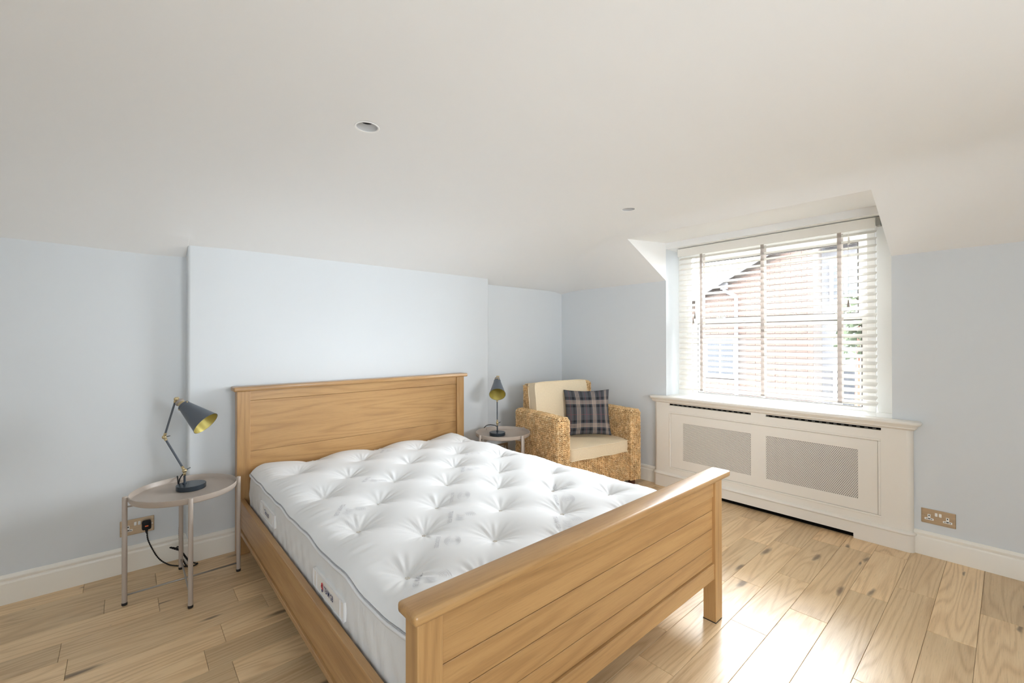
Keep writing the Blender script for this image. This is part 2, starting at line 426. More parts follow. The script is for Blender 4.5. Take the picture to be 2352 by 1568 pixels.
for i, x in enumerate(xs):
    for j, y in enumerate(ys): grid[i, j] = bm.verts.new((x, y, zc(min(x, XW), min(y, YA))))
for i in range(len(xs) - 1):
    for j in range(len(ys) - 1):
        if xs[i] >= DX - 1e-6 and ys[j] >= DY0 - 1e-6 and ys[j + 1] <= DY1 + 1e-6: continue
        if any(abs((xs[i] + xs[i + 1]) / 2 - dx) < HW and abs((ys[j] + ys[j + 1]) / 2 - dy) < HW for dx, dy in DL): continue
        bm.faces.new((grid[i, j], grid[i, j + 1], grid[i + 1, j + 1], grid[i + 1, j]))
for dx, dy in DL:
    nr = 32; sq = []; ins = []
    for k in range(nr):
        a = 2 * math.pi * k / nr; cx_, cy_ = math.cos(a), math.sin(a); m_ = max(abs(cx_), abs(cy_))
        ins.append(bm.verts.new((dx + .0405 * cx_, dy + .0405 * cy_, zc(dx + .04 * cx_, dy + .04 * cy_))))
        qx, qy = dx + HW * cx_ / m_, dy + HW * cy_ / m_; sq.append(bm.verts.new((qx, qy, zc(qx, qy))))
    for k in range(nr): bm.faces.new((ins[k], ins[(k + 1) % nr], sq[(k + 1) % nr], sq[k]))
bmesh.ops.delete(bm, geom=[v for v in bm.verts if not v.link_faces], context='VERTS')
# dormer: two cheeks, flat soffit, lintel
def strip(y):
    lo = []; n = 12
    for i in range(n + 1):
        x = DX + (XW - DX) * i / n; lo.append((x, y, zc(x, y)))
    zt = lambda x: zc(DX, y) + (2.13 - zc(DX, y)) * (x - DX) / (XW - DX)
    for p, q in zip(lo, lo[1:]):
        tp, tq = (p[0], y, zt(p[0])), (q[0], y, zt(q[0]))
        if p[0] == DX: bm.faces.new([bm.verts.new(v) for v in (p, q, tq)])
        else: bm.faces.new([bm.verts.new(v) for v in (p, q, tq, tp)])
strip(DY0); strip(DY1)
yy_ = [DY0] + [y for y in ys if DY0 < y < DY1] + [DY1]
for ya, yb in zip(yy_, yy_[1:]): bm.faces.new([bm.verts.new(v) for v in ((DX, ya, zc(DX, ya)), (DX, yb, zc(DX, yb)), (XW, yb, 2.13), (XW, ya, 2.13))])
bm.faces.new([bm.verts.new(v) for v in ((XW, DY0, 2.13), (XW, DY1, 2.13), (XW, DY1, 2.078), (XW, DY0, 2.078))])
bm.faces.new([bm.verts.new(v) for v in ((XW, DY0, 2.078), (XW, DY1, 2.078), (3.92, DY1, 2.078), (3.92, DY0, 2.078))])
# roof above the ceiling so that no daylight leaks in
box(bm, XL - .2, XW + .35, YF - .2, YA + .2, 2.32, 2.42)
struct('ceiling', bm, M['ceiling'], smooth=25)
# back wall with chimney breast
bm = BM()
prism(bm, [(XL - .1, YA), (BX0, YA), *[(BX0 + .014 - .014 * math.cos(R(k * 15)), YB + .014 - .014 * math.sin(R(k * 15))) for k in range(7)], (BX1 - .008, YB), (BX1, YB + .008), (BX1, YA), (XW + .35, YA), (XW + .35, YA + .15), (XL - .1, YA + .15)], 'Z', 0, 2.33)
struct('wall_back', bm, M['wall'])
# window wall with opening, reveals 270 mm deep
bm = BM()
XO = XW + .30
box(bm, XW, XO, YF - .1, DY0, 0, 2.33); box(bm, XW, XO, DY1, YA + .1, 0, 2.33)
box(bm, XW, XO, DY0, DY1, 0, .765); box(bm, XW + .01, XO, DY0, DY1, 2.085, 2.33)
struct('wall_right', bm, M['wall'])
bm = BM(); box(bm, XL - .1, XL, YF - .1, YA + .1, 0, 2.33); struct('wall_left', bm, M['wall'])
bm = BM()
FX0, FX1, FZ0, FZ1 = 1.0, 1.9, 1.15, 1.85
box(bm, XL, FX0, YF - .15, YF, 0, 2.33); box(bm, FX1, XW, YF - .15, YF, 0, 2.33)
box(bm, FX0, FX1, YF - .15, YF, 0, FZ0); box(bm, FX0, FX1, YF - .15, YF, FZ1, 2.33)
struct('wall_front', bm, M['wall'])

# baseboards: ogee profile (out from wall, height)
PROF = [(0, 0), (.018, 0), (.018, .100), (.0165, .106), (.012, .110), (.013, .116), (.0155, .121), (.0150, .127), (.010, .133), (.005, .1385), (0, .1395)]
def skirting(bm, pts, out):
    """pts along the wall foot; out: side vector per segment"""
    for (p, q), n in zip(zip(pts, pts[1:]), out):
        A = [bm.verts.new((p[0] + n[0] * a, p[1] + n[1] * a, z)) for a, z in PROF]
        Bq = [bm.verts.new((q[0] + n[0] * a, q[1] + n[1] * a, z)) for a, z in PROF]
        for i in range(len(PROF) - 1): bm.faces.new((A[i], A[i + 1], Bq[i + 1], Bq[i]))
        bm.faces.new(A); bm.faces.new(Bq)
    return bm
bm = BM(); skirting(bm, [(XL, YA), (BX0 - .0, YA)], [(0, -1)])
skirting(bm, [(BX0, YA - .0185), (BX0, YB + .0005)], [(-1, 0)]); skirting(bm, [(BX0 - .0178, YB), (BX1 + .0178, YB)], [(0, -1)])
skirting(bm, [(BX1, YB + .0005), (BX1, YA - .0185)], [(1, 0)]); skirting(bm, [(BX1, YA), (XW, YA)], [(0, -1)])
struct('baseboard_back', bm, M['trim'])
bm = BM(); skirting(bm, [(XW, YF), (XW, .392)], [(-1, 0)]); skirting(bm, [(XW, 2.112), (XW, YA)], [(-1, 0)])
struct('baseboard_right', bm, M['trim'], smooth=35)

# ---------------------------------------------------------------- window_1 (sash window in the dormer)
XF = 3.80
win = empty('window_1', (XF, 1.25, .79), kind='structure')
bm = BM()
box(bm, XF + .01, XF + .10, DY0, .60, .765, 2.085); box(bm, XF + .01, XF + .10, 1.93, DY1, .765, 2.085)
box(bm, XF + .01, XF + .10, .60, 1.93, 2.03, 2.085); box(bm, XF - .005, XF + .10, .60, 1.93, .765, .786)
box(bm, XF - .004, XF + .01, .60, .648, .787, 2.012, .003); box(bm, XF - .004, XF + .01, 1.882, 1.93, .787, 2.012, .003); box(bm, XF - .004, XF + .01, .6, 1.93, 2.012, 2.06, .003)
obj('window_frame', bm, M['frame'], win)
def sash(y0, y1, z0, z1, x, st, top, bot):
    bm = BM()
    box(bm, x, x + .04, y0, y0 + st, z0, z1, .004); box(bm, x, x + .04, y1 - st, y1, z0, z1, .004)
    box(bm, x, x + .04, y0 + st, y1 - st, z1 - top, z1, .004); box(bm, x, x + .04, y0 + st, y1 - st, z0, z0 + bot, .004)
    s_ = obj('sash', bm, M['frame'], win)
    # dark glazing gasket line
    bm = BM(); t = .004; a, b_, c_, d_ = y0 + st, y1 - st, z0 + bot, z1 - top
    box(bm, x - .001, x + .01, a, a + t, c_, d_); box(bm, x - .001, x + .01, b_ - t, b_, c_, d_); box(bm, x - .001, x + .01, a, b_, c_, c_ + t); box(bm, x - .001, x + .01, a, b_, d_ - t, d_)
    obj('glazing_gasket', bm, M['radiator'], s_)
    obj('pane', B(x + .018, x + .022, a - .003, b_ + .003, c_ - .003, d_ + .003), M['glass'], s_)
    return s_
lower = sash(.632, 1.878, .786, 1.463, XF + .012, .046, .045, .028)
upper = sash(.655, 1.878, 1.42, 2.015, XF + .056, .050, .055, .045)
for yy in (1.64, .80):
    bm = BM(); box(bm, XF + .004, XF + .05, yy - .03, yy + .03, 1.463, 1.470, .002); lathe(bm, [(0, .0), (.012, 0), (.012, .014), (0, .016)], 16, Matrix.Translation((XF + .03, yy, 1.47)))
    box(bm, XF + .015, XF + .022, yy - .045, yy + .005, 1.474, 1.482, .002)
    obj('sash_lock', bm, M['chrome'], win, label='small bright metal sash lock on the meeting rail')
# inner reveal board / sill
obj('window_sill', B(XW - .002, XF + .012, DY0 + .001, DY1 - .001, .765, .789, .002), M['frame'], win)
# unseen window added behind the camera for fill light: a plain frame with mullions
w2 = empty('added_fill_window', ((FX0 + FX1) / 2, YF, FZ0), kind='structure')
bm = BM()
for x in (FX0, (FX0 + FX1) / 2 - .03, FX1 - .06): box(bm, x, x + .06, YF - .1, YF - .04, FZ0, FZ1, .004)
for z in (FZ0, FZ1 - .06): box(bm, FX0 + .06, FX1 - .06, YF - .1, YF - .04, z, z + .06, .004)
obj('window_frame', bm, M['frame'], w2)
obj('pane', B(FX0 + .03, FX1 - .03, YF - .073, YF - .067, FZ0 + .03, FZ1 - .03), M['glass'], w2)

# ---------------------------------------------------------------- venetian blind
XB = 3.648
bl = empty('venetian_blind', (XB + .03, 1.25, 2.07), label='white wooden slatted venetian blind with taupe tapes hanging in the dormer window', cat='blind')
BY0, BY1 = .580, 1.925
bm = BM(); box(bm, XB + .004, XB + .06, BY0 + .012, BY1 - .012, 2.02, 2.075, .002)
obj('headrail', bm, M['slat'], bl)
obj('valance', B(XB - .006, XB + .002, BY0 - .002, BY1 + .006, 2.004, 2.071, .0025, 2), M['slat'], bl)
bm = BM(); box(bm, XB - .004, XB + .055, BY0 - .028, BY0 - .004, 2.016, 2.072, .002); obj('end_bracket', bm, M['bracket'], bl, label='grey metal end bracket')
bm = BM(); box(bm, XB + .006, XB + .06, BY1 + .002, BY1 + .014, 2.012, 2.076, .002); obj('end_bracket', bm, M['slat'], bl)
NS = 25; ztop, zbot = 1.985, .895; zp = (ztop - zbot) / (NS - 1)
th = R(27)
me = None
for i in range(NS):
    z = ztop - i * zp
    tilt = th + rnd.uniform(-.03, .03)
    if me is None:
        bm = BM(); poly = []
        hw, r_, hy = .025, .012, (BY1 - BY0) / 2 + .004
        for (sx, sy) in ((1, 1), (-1, 1), (-1, -1), (1, -1)):
            a0 = {(1, 1): 0, (-1, 1): 90, (-1, -1): 180, (1, -1): 270}[(sx, sy)]
            for k in range(5):
                a = R(a0 + k * 22.5); poly.append((sx * (hw - r_) + r_ * math.cos(a), sy * (hy - r_) + r_ * math.sin(a)))
        prism(bm, poly, 'Z', -.0015, .0015)
        o = obj('slat', bm, M['slat']); me = o.data; me_o = o
        o.parent = bl; W[o] = W[bl]
    else:
        o = bpy.data.objects.new('slat', me); COL.objects.link(o); o.parent = bl
    o.location = (0, 0, z - 2.07); o.location.y = (BY0 + BY1) / 2 - 1.25
    o.rotation_euler = (0, -tilt, 0)      # room-side edge lower
bm = BM(); zr = .858; box(bm, -.026, .026, BY0 - .004 - 1.25, BY1 + .004 - 1.25, -.008, .008, .004, 2)
br = obj('bottom_rail', bm, M['slat']); br.parent = bl; br.location = (0, 0, zr - 2.07); br.rotation_euler = (0, -R(14), 0)
for (ya, yb) in ((1.716, 1.738), (1.241, 1.265), (.759, .783)):
    for side, x in (('tape', XB + .004), ('tape', XB + .056)):
        bm = BM(); n = 26
        lo = zr - .006
        pts = [(x + (.0012 if k % 2 else -.0008), 2.006 + (lo - 2.006) * k / n) for k in range(n + 1)]
        A = [bm.verts.new((px_, ya, pz)) for px_, pz in pts]; Bq = [bm.verts.new((px_, yb, pz)) for px_, pz in pts]
        for k in range(n): bm.faces.new((A[k], A[k + 1], Bq[k + 1], Bq[k]))
        bmesh.ops.solidify(bm, geom=bm.faces[:], thickness=.0008)
        obj('ladder_tape', bm, M['tape'], bl, label='taupe fabric ladder tape')
    bm = BM(); box(bm, XB + .0, XB + .02, (ya + yb) / 2 - .013, (ya + yb) / 2 + .013, zr - .022, zr - .008, .003)
    obj('tape_button', bm, M['white'], bl)
for (yy, zb) in ((1.778, 1.486), (1.792, 1.444), (.720, 1.523), (.716, 1.945)):
    bm = BM(); tube(bm, (XB - .003, yy, 2.02), (XB - .003, yy, zb + .02), .0008, 6)
    cd_ = obj('pull_cord', bm, M['slat'], bl)
    bm = BM(); lathe(bm, [(0, .022), (.003, .022), (.0042, .012), (.0075, -.022), (.006, -.026), (0, -.026)], 16, Matrix.Translation((XB - .003, yy, zb)))
    obj('tassel', bm, M['tassel'] if zb < 1.9 else M['slat'], cd_, smooth=40)

# ---------------------------------------------------------------- radiator cover
RC = empty('radiator_cover', (3.54, 1.24, 0), label='off-white panelled radiator cover with two pierced grilles under the window', cat='radiator cover')
YC0, YC1 = .386, 2.112; XP = 3.534; XC = 3.5465
def rounded_front(bm, x, y0, y1, z0, z1, r, depth=None, gap=None):
    """front board whose two ends turn back to the wall in a quarter round"""
    pl = [(XW - .001, y0)]
    for k in range(7):
        a = math.pi / 2 * k / 6; pl.append((x + r - r * math.sin(a), y0 + r - r * math.cos(a)))
    for k in range(7):
        a = math.pi / 2 * k / 6; pl.append((x + r - r * math.cos(a), y1 - r + r * math.sin(a)))
    pl.append((XW - .001, y1))
    prism(bm, pl, 'Z', z0, z1)
    return pl
def moulding(bm, base, prof):
    """sweep an (inset, z) profile round a rounded front outline"""
    n = len(base); nrm = []
    for i in range(n):
        a = base[max(i - 1, 0)]; c_ = base[min(i + 1, n - 1)]
        t = Vector((c_[0] - a[0], c_[1] - a[1])).normalized(); nrm.append((-t.y, t.x) if True else None)
    rows = []
    for off, z in prof: rows.append([bm.verts.new((min(base[i][0] + nrm[i][0] * off, XW - .001), base[i][1] + nrm[i][1] * off, z)) for i in range(n)])
    for a, b_ in zip(rows, rows[1:]):
        for i in range(n - 1): bm.faces.new((a[i], a[i + 1], b_[i + 1], b_[i]))
# front frame boards (face at XC) with slots and openings left out
def front_cells(bm, ycuts, zcuts, holes, x0, x1):
    for i in range(len(ycuts) - 1):
        for j in range(len(zcuts) - 1):
            cy, cz = (ycuts[i] + ycuts[i + 1]) / 2, (zcuts[j] + zcuts[j + 1]) / 2
            if any(h[0] < cy < h[1] and h[2] < cz < h[3] for h in holes): continue
            box(bm, x0, x1, ycuts[i], ycuts[i + 1], zcuts[j], zcuts[j + 1])
SL = [(1.300, 1.966, .711, .727), (.539, 1.199, .711, .727)]
GR = [(1.301, 1.842, .254, .571), (.655, 1.198, .254, .571)]
PN = (.541, 1.964, .166, .657)
r_ = .03
bm = BM()
front_cells(bm, [YC0 + r_ + .005, .539, .541, 1.199, 1.300, 1.964, 1.966, YC1 - r_ - .005], [.11, .166, .657, .711, .727, .745], SL + [PN], XC, XC + .018)
obj('face_frame', bm, M['cover'], RC)
bm = BM()
for (ya, s) in ((YC0 + .005, 1), (YC1 - .005, -1)):
    pl = [(XW - .001, ya)]
    for k in range(9):
        a = math.pi / 2 * k / 8; pl.append((XC + r_ - r_ * math.sin(a), ya + s * (r_ - r_ * math.cos(a))))
    pl += [(XC + .018, ya + s * r_), (XW - .001, ya + s * .012)]
    prism(bm, pl, 'Z', .10, .745)
    obj('side_panel', bm, M['cover'], RC, smooth=30); bm = BM()
bm.free()
# door panel with moulding frame
bm = BM()
front_cells(bm, [PN[0] + .016, .655, 1.198, 1.301, 1.842, PN[1] - .016], [PN[2] + .016, .254, .571, PN[3] - .016], GR, XC + .003, XC + .015)
dp = obj('door_panel', bm, M['cover'], RC)
bm = BM()
for (a0, a1, b0, b1, hz) in ((PN[0], PN[1], PN[3] - .014, PN[3], 1), (PN[0], PN[1], PN[2], PN[2] + .014, 1), (PN[0], PN[0] + .014, PN[2] + .014, PN[3] - .014, 0), (PN[1] - .014, PN[1], PN[2] + .014, PN[3] - .014, 0)):
    box(bm, XC - .003, XC + .014, a0, a1, b0, b1, .0028)
obj('panel_moulding', bm, M['cover'], dp)
# pierced grilles: honeycomb of little bars as one real lattice
def grille(g_):
    y0, y1, z0, z1 = g_
    verts = []; faces = []
    px_ = .0104; pz_ = .0086
    def bar(a, b_, wd=.0026):
        a = np.array(a); b_ = np.array(b_); d = b_ - a; L_ = np.hypot(*d)
        if L_ < 1e-6: return
        n = np.array([-d[1], d[0]]) / L_ * wd / 2
        base = len(verts)
        for x in (XC + .0055, XC + .0075):
            for p in (a + n, b_ + n, b_ - n, a - n): verts.append((x, p[0], p[1]))
        faces.extend([(base, base + 1, base + 2, base + 3), (base + 4, base + 7, base + 6, base + 5), (base, base + 4, base + 5, base + 1), (base + 3, base + 2, base + 6, base + 7)])
    nx_ = int((y1 - y0) / px_); nz_ = int((z1 - z0) / pz_)
    ax = (y1 - y0) / nx_; az = (z1 - z0) / nz_
    for j in range(nz_ + 1): bar((y0, z0 + j * az), (y1, z0 + j * az), .0040)
    for j in range(nz_):
        for i in range(nx_ + 1):
            y = y0 + (i + (.5 if j % 2 else 0)) * ax
            if y <= y1 + 1e-6: bar((y, z0 + j * az + .0019), (y, z0 + (j + 1) * az - .0019), .0046)
    me = bpy.data.meshes.new('grille'); me.from_pydata(verts, [], faces)
    bm = BM(); bm.from_mesh(me)
    o = obj('grille', bm, M['cover'], dp, smooth='keep', kind='stuff')
    for p in o.data.polygons: p.use_smooth = False
for g_ in GR: grille(g_)
# plinth with cut-out, plinth moulding
bm = BM()
pl = rounded_front(bm, XP, YC0, YC1, .032, .100, .034)
def sub(y0, y1, rl, rr):
    poly = []
    if rl: poly = [(XW - .001, y0)] + [(XP + .034 - .034 * math.sin(math.pi / 2 * k / 6), y0 + .034 - .034 * math.cos(math.pi / 2 * k / 6)) for k in range(7)] + [(XP, y1), (XW - .001, y1)]
    if rr: poly = [(XW - .001, y0), (XP, y0)] + [(XP + .034 - .034 * math.cos(math.pi / 2 * k / 6), y1 - .034 + .034 * math.sin(math.pi / 2 * k / 6)) for k in range(7)] + [(XW - .001, y1)]
    prism(bm, poly, 'Z', 0, .032)
sub(YC0, .678, 1, 0); sub(1.82, YC1, 0, 1)
obj('plinth', bm, M['cover'], RC, smooth=30)
bm = BM(); moulding(bm, pl, [(0, .096), (-.003, .099), (-.002, .101), (.006, .103), (.0085, .107), (.008, .112), (.004, .116), (-.003, .119), (-.007, .123), (-.0125, .125)])
obj('plinth_moulding', bm, M['cover'], RC, smooth=50)
# shelf top with rounded nosing and cavetto under it
bm = BM(); xs_ = 3.512
pl2 = [(XW - .001, YC0 - .028)] + [(xs_ + .03 - .03 * math.sin(math.pi / 2 * k / 6), YC0 - .028 + .03 - .03 * math.cos(math.pi / 2 * k / 6)) for k in range(7)] + \
      [(xs_ + .03 - .03 * math.cos(math.pi / 2 * k / 6), YC1 + .028 - .03 + .03 * math.sin(math.pi / 2 * k / 6)) for k in range(7)] + [(XW - .001, YC1 + .028)]
prof = [(-.006, .7615), (0, .763), (.004, .768), (.005, .774), (.004, .780), (0, .785), (-.006, .787)]
moulding(bm, pl2, prof)
top_ = [bm.verts.new((min(p[0] + .006, XW - .001), p[1] + (.006 if p[1] < 1.2 else -.006), .787)) for p in pl2]; bm.faces.new(top_)
bot_ = [bm.verts.new((min(p[0] + .006, XW - .001), p[1] + (.006 if p[1] < 1.2 else -.006), .7615)) for p in pl2]; bm.faces.new(bot_)
moulding(bm, pl2, [(-.010, .7615), (-.012, .752), (-.016, .748), (-.016, .742), (-.024, .735), (-.034, .731)])
obj('shelf_top', bm, M['cover'], RC, smooth=40)
# black sheets standing for the shade inside, and the radiator behind (recessed in the wall niche)
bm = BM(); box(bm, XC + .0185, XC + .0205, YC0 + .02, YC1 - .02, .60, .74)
obj('cavity_shade_sheet', bm, M['dark'], RC)
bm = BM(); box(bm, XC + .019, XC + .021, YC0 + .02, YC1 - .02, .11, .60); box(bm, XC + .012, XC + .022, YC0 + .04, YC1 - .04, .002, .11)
obj('cavity_shade_sheet', bm, M['dark'], RC)
RD = empty('radiator', (XC + .017, 1.25, .5), label='grey radiator fins glimpsed through the dark slots of the off-white cover', cat='radiator')
for k in range(34):
    y = 1.93 - k * .0411
    if 1.20 < y < 1.30 or y < .56: continue
    obj('fin', box(BM(), XC + .0155, XC + .018, y - .009, y + .009, .7125, .7205, .001), M['radiator'], RD)

# ---------------------------------------------------------------- power sockets
def socket(name, P, U, Nn, label, left_plug=False, w_=.147, h_=.086):
    """P centre on wall, U unit vector to the right as one faces it, Nn normal into room"""
    P, U, Nn = Vector(P), Vector(U), Vector(Nn); Z = Vector((0, 0, 1))
    mt = Matrix((U, Nn, Z)).transposed().to_4x4(); mt.translation = P
    o = empty(name, P, 0, label, 'power socket', 'double wall sockets')
    def bx(bm, x0, x1, z0, z1, n0, n1, bev=0, seg=1): box(bm, x0, x1, n0, n1, z0, z1, bev, seg, mtx=mt)
    bm = BM(); bx(bm, -w_ / 2, w_ / 2, -h_ / 2, h_ / 2, 0, .006, .003, 2); obj('face_plate', bm, M['nickel'], o)
    for s in (-1, 1):
        cx = s * .039
        bm = BM(); bx(bm, cx - .0065, cx + .0065, -.018, .012, .005, .0072, .001); bx(bm, cx - .0195, cx + .0195, -.022, -.010, .005, .0072, .001)
        q = obj('outlet', bm, M['white'], o)
        bm = BM(); bx(bm, cx - .0023, cx + .0023, .001, .008, .0068, .0076); bx(bm, cx - .0145, cx - .0085, -.0175, -.0145, .0068, .0076); bx(bm, cx + .0085, cx + .0145, -.0175, -.0145, .0068, .0076)
        obj('pin_slots', bm, M['slot'], q)
        bm = BM(); bx(bm, s * .0085 - .0058, s * .0085 + .0058, .006, .026, .005, .0095, .0018); obj('rocker_switch', bm, M['white'], o)
        bm = BM(); lathe(bm, [(0, .0066), (.003, .0066), (.0035, .006), (.0035, .005)], 12, mt @ Matrix.Translation((s * .064, 0, 0)) @ Matrix.Rotation(R(-90), 4, 'X'))
        obj('screw', bm, M['chrome'], o)
    return mt
socket('power_socket', (XW, .286, .233), (0, -1, 0), (-1, 0, 0), 'brushed bronze double power socket on the window wall right of the radiator cover')
mtL = socket('power_socket', (.0575, YA, .2405), (1, 0, 0), (0, -1, 0), 'brushed bronze double power socket behind the left side table, with a black plug in it')
socket('power_socket', (2.729, YA, .2425), (1, 0, 0), (0, -1, 0), 'bronze wall socket mostly hidden behind the mattress and the right side table')

# ---------------------------------------------------------------- recessed downlights
def downlight(x, y, label):
    z = zc(x, y)
    o = empty('recessed_downlight', (x, y, z), 0, label, 'ceiling light', 'ceiling downlights')
    t = Matrix.Translation((x, y, z))
    bm = BM(); lathe(bm, [(.0485, -.0003), (.047, -.0022), (.044, -.0026), (.0410, -.0012), (.0400, .004)], 48, t); obj('trim_ring', bm, M['frame'], o, smooth=40)
    bm = BM(); lathe(bm, [(.0400, .001), (.0375, .008), (.031, .015), (.022, .019), (.022, .026)], 48, t); obj('reflector', bm, M['baffle'], o, smooth=True)
    bm = BM(); lathe(bm, [(0, .021), (.0222, .021), (.0222, .0245), (0, .0245)], 24, t); obj('lamp_face', bm, M['bulbhole'], o)
M['baffle'] = mat('matt_white_baffle', srgb(196, 196, 196), .8)
for (x, y), lb in zip(DL, ('white recessed ceiling downlight above the bed, the nearer one', 'small white recessed ceiling downlight close to the dormer, the farther one')): downlight(x, y, lb)

# ================================================================ BED
BD = empty('bed_frame', (1.29, 1.95, 0), label='oak double bed frame with solid headboard and plank-panelled footboard', cat='bed')
YFo = .883
L0, L1, R0, R1 = .495, .563, 2.000, 2.066
# footboard
for (a, b_) in ((L0, L1), (R0, R1)):
    obj('post', B(a, b_, YFo, YFo + .058, .004, .638, .003, 2), M['oakZ'], BD)
    bm = B(a + .001, b_ - .001, YFo + .001, YFo + .06, 0, .004); obj('felt_pad', bm, M['foot'], BD)
# cap: softened slab
obj('footboard_cap', B(.484, 2.140, .874, .962, .638, .666, .009, 3), M['oakX'], BD, smooth=40)
obj('footboard_top_rail', B(L1 - .002, R0 + .002, YFo + .010, YFo + .040, .568, .639, .002), M['oakX'], BD)
zs = [.5695, .505, .4215, .339, .268]
for i in range(4):
    obj('footboard_plank', B(L1 - .004, R0 + .004, YFo + .016, YFo + .036, zs[i + 1] + (.0009), zs[i] - .0009, .0022), M['oakX'], BD)
obj('footboard_backing', B(L1 - .004, R0 + .004, YFo + .026, YFo + .040, .262, .60), M['oakX'], BD)
obj('footboard_bottom_rail', B(L1 - .002, R0 + .002, YFo + .006, YFo + .044, .198, .268, .003), M['oakX'], BD)
# headboard
YH = 3.04; HL0, HL1, HR0, HR1 = .503, .573, 2.072, 2.142
for (a, b_) in ((HL0, HL1), (HR0, HR1)): obj('post', B(a, b_, YH, YH + .06, 0, .974, .003, 2), M['oakZ'], BD)
obj('headboard_cap', B(.484, 2.168, YH - .018, YH + .082, .974, 1.0, .006, 3), M['oakX'], BD, smooth=40)
obj('headboard_top_rail', B(HL1 - .002, HR0 + .002, YH + .012, YH + .048, .914, .975, .002), M['oakX'], BD)
for a, b_ in ((.30, .605), (.605, .913)):
    obj('headboard_panel', B(HL1 - .002, HR0 + .002, YH + .020, YH + .045, a + .0006, b_ - .0006, .001), M['oakX'], BD)
# side rails with a strip along the bottom
for (x0, s) in ((.516, 1), (2.072, -1)):
    x1 = x0 + s * .026
    a, b_ = min(x0, x1), max(x0, x1)
    obj('side_rail', B(a, b_, YFo + .05, YH + .01, .172, .334, .003, 2), M['oakY'], BD)
    c0, c1 = (x0 - .008, x0 + .026) if s > 0 else (x0 - .026, x0 + .008)
    obj('rail_ledge', B(c0, c1, YFo + .05, YH + .01, .150, .172, .002), M['oakY'], BD)
for k in range(12):
    y = 1.06 + k * .168
    obj('bed_slat', B(.54, 2.048, y, y + .07, .205, .222), M['oakX'], BD)
obj('centre_beam', B(1.26, 1.32, 1.25, YH + .02, .172, .205), M['oakY'], BD)
obj('centre_leg', B(1.27, 1.31, 1.95, 1.99, 0, .172), M['oakZ'], BD)

# ================================================================ MATTRESS
MT = empty('mattress', (1.29, 2.0, .225), label='white tufted double mattress with grey piping lying on the oak bed', cat='mattress')
MX0, MX1, MY0, MY1 = .557, 2.030, .985, 3.020
T1 = [(.700, 2.534), (.884, 2.291), (1.038, 2.078), (1.206, 1.857), (1.371, 1.650), (.688, 2.075), (.847, 1.848), (1.014, 1.639), (1.2, 1.435), (.668, 1.638), (.835, 1.441), (1.004, 1.233), (.653, 1.226), (1.062, 2.552),
      (1.246, 2.315), (1.402, 2.083), (1.534, 1.845), (1.447, 2.57), (1.576, 2.307), (1.736, 2.082), (1.779, 2.552), (1.729, 1.640), (1.542, 1.453), (1.367, 1.236), (1.701, 1.243)]
ZD = .513; kk = (1.28 - ZD) / .72
TUFTS = [(x * kk, y * kk) for x, y in T1] + [(.86, 1.10), (1.25, 1.10), (1.66, 1.10), (.90, 2.93), (1.33, 2.93), (1.75, 2.93)]
tx = np.array([t[0] for t in TUFTS]); ty = np.array([t[1] for t in TUFTS])
rs = np.random.RandomState(3)
ph_ = rs.uniform(0, 6.28, (len(TUFTS), 3)); fk = rs.randint(6, 14, (len(TUFTS), 2))
def wob(s): return .004 * np.sin(s * 15.7 + 1) + .003 * np.sin(s * 31 + 2)
def topz(X, Y):
    X = np.asarray(X, float); Y = np.asarray(Y, float)
    d = np.minimum(np.minimum(X - MX0, MX1 - X), np.minimum(Y - MY0, MY1 - Y)); d = np.clip(d, 0, 1)
    z = .512 + .050 * (1 - np.exp(-d / .055)) - .006 * np.exp(-d / .012)
    z = z + wob(X + Y) * np.exp(-d / .04)
    # dimples: cone shaped pull with soft shoulders, sharper at the button
    dep = np.zeros_like(z); wr = np.zeros_like(z)
    for i in range(len(TUFTS)):
        dx = X - tx[i]; dy = Y - ty[i]; r = np.sqrt((dx * 1.0) ** 2 + (dy * 1.0) ** 2) + 1e-5; a = np.arctan2(dy, dx)
        lobed = r * (1 + .10 * np.cos(4 * a + .6))
        dep = dep + (.060 * np.exp(-(lobed / .100) ** 1.02)) ** 2.2
        wr += .0016 * (np.sin(fk[i, 0] * a + ph_[i, 0]) + .7 * np.sin(fk[i, 1] * 2 * a + ph_[i, 1])) * np.exp(-((r - .055) / .045) ** 2)
    z = z - dep ** (1 / 2.2) + wr
    # shallow valleys joining neighbouring tufts on the diagonals
    # fine pull lines running in from the long edges
    dl = np.minimum(X - MX0, MX1 - X)
    env = np.exp(-((dl - .07) / .05) ** 2)
    z = z + .0010 * env * (np.sin(Y * 150 + 5 * X * 3) + np.sin(Y * 93 + 2) * .8)
    return z
nx_, ny_ = 260, 350
u = np.linspace(0, 1, nx_); v = np.linspace(0, 1, ny_)
UX, VY = np.meshgrid(u, v, indexing='ij')
def corner(X, Y, rc=.085):
    cx = np.clip(X, MX0 + rc, MX1 - rc); cy = np.clip(Y, MY0 + rc, MY1 - rc)
    dx, dy = X - cx, Y - cy
    m_ = np.maximum(np.abs(dx), np.abs(dy)); L_ = np.sqrt(dx ** 2 + dy ** 2)
    k_ = np.where(L_ > 1e-9, m_ / np.maximum(L_, 1e-9), 1)
    return cx + dx * k_, cy + dy * k_
X = MX0 + (MX1 - MX0) * UX; Y = MY0 + (MY1 - MY0) * VY
XR, YR = corner(X, Y)
Zt = topz(X, Y)
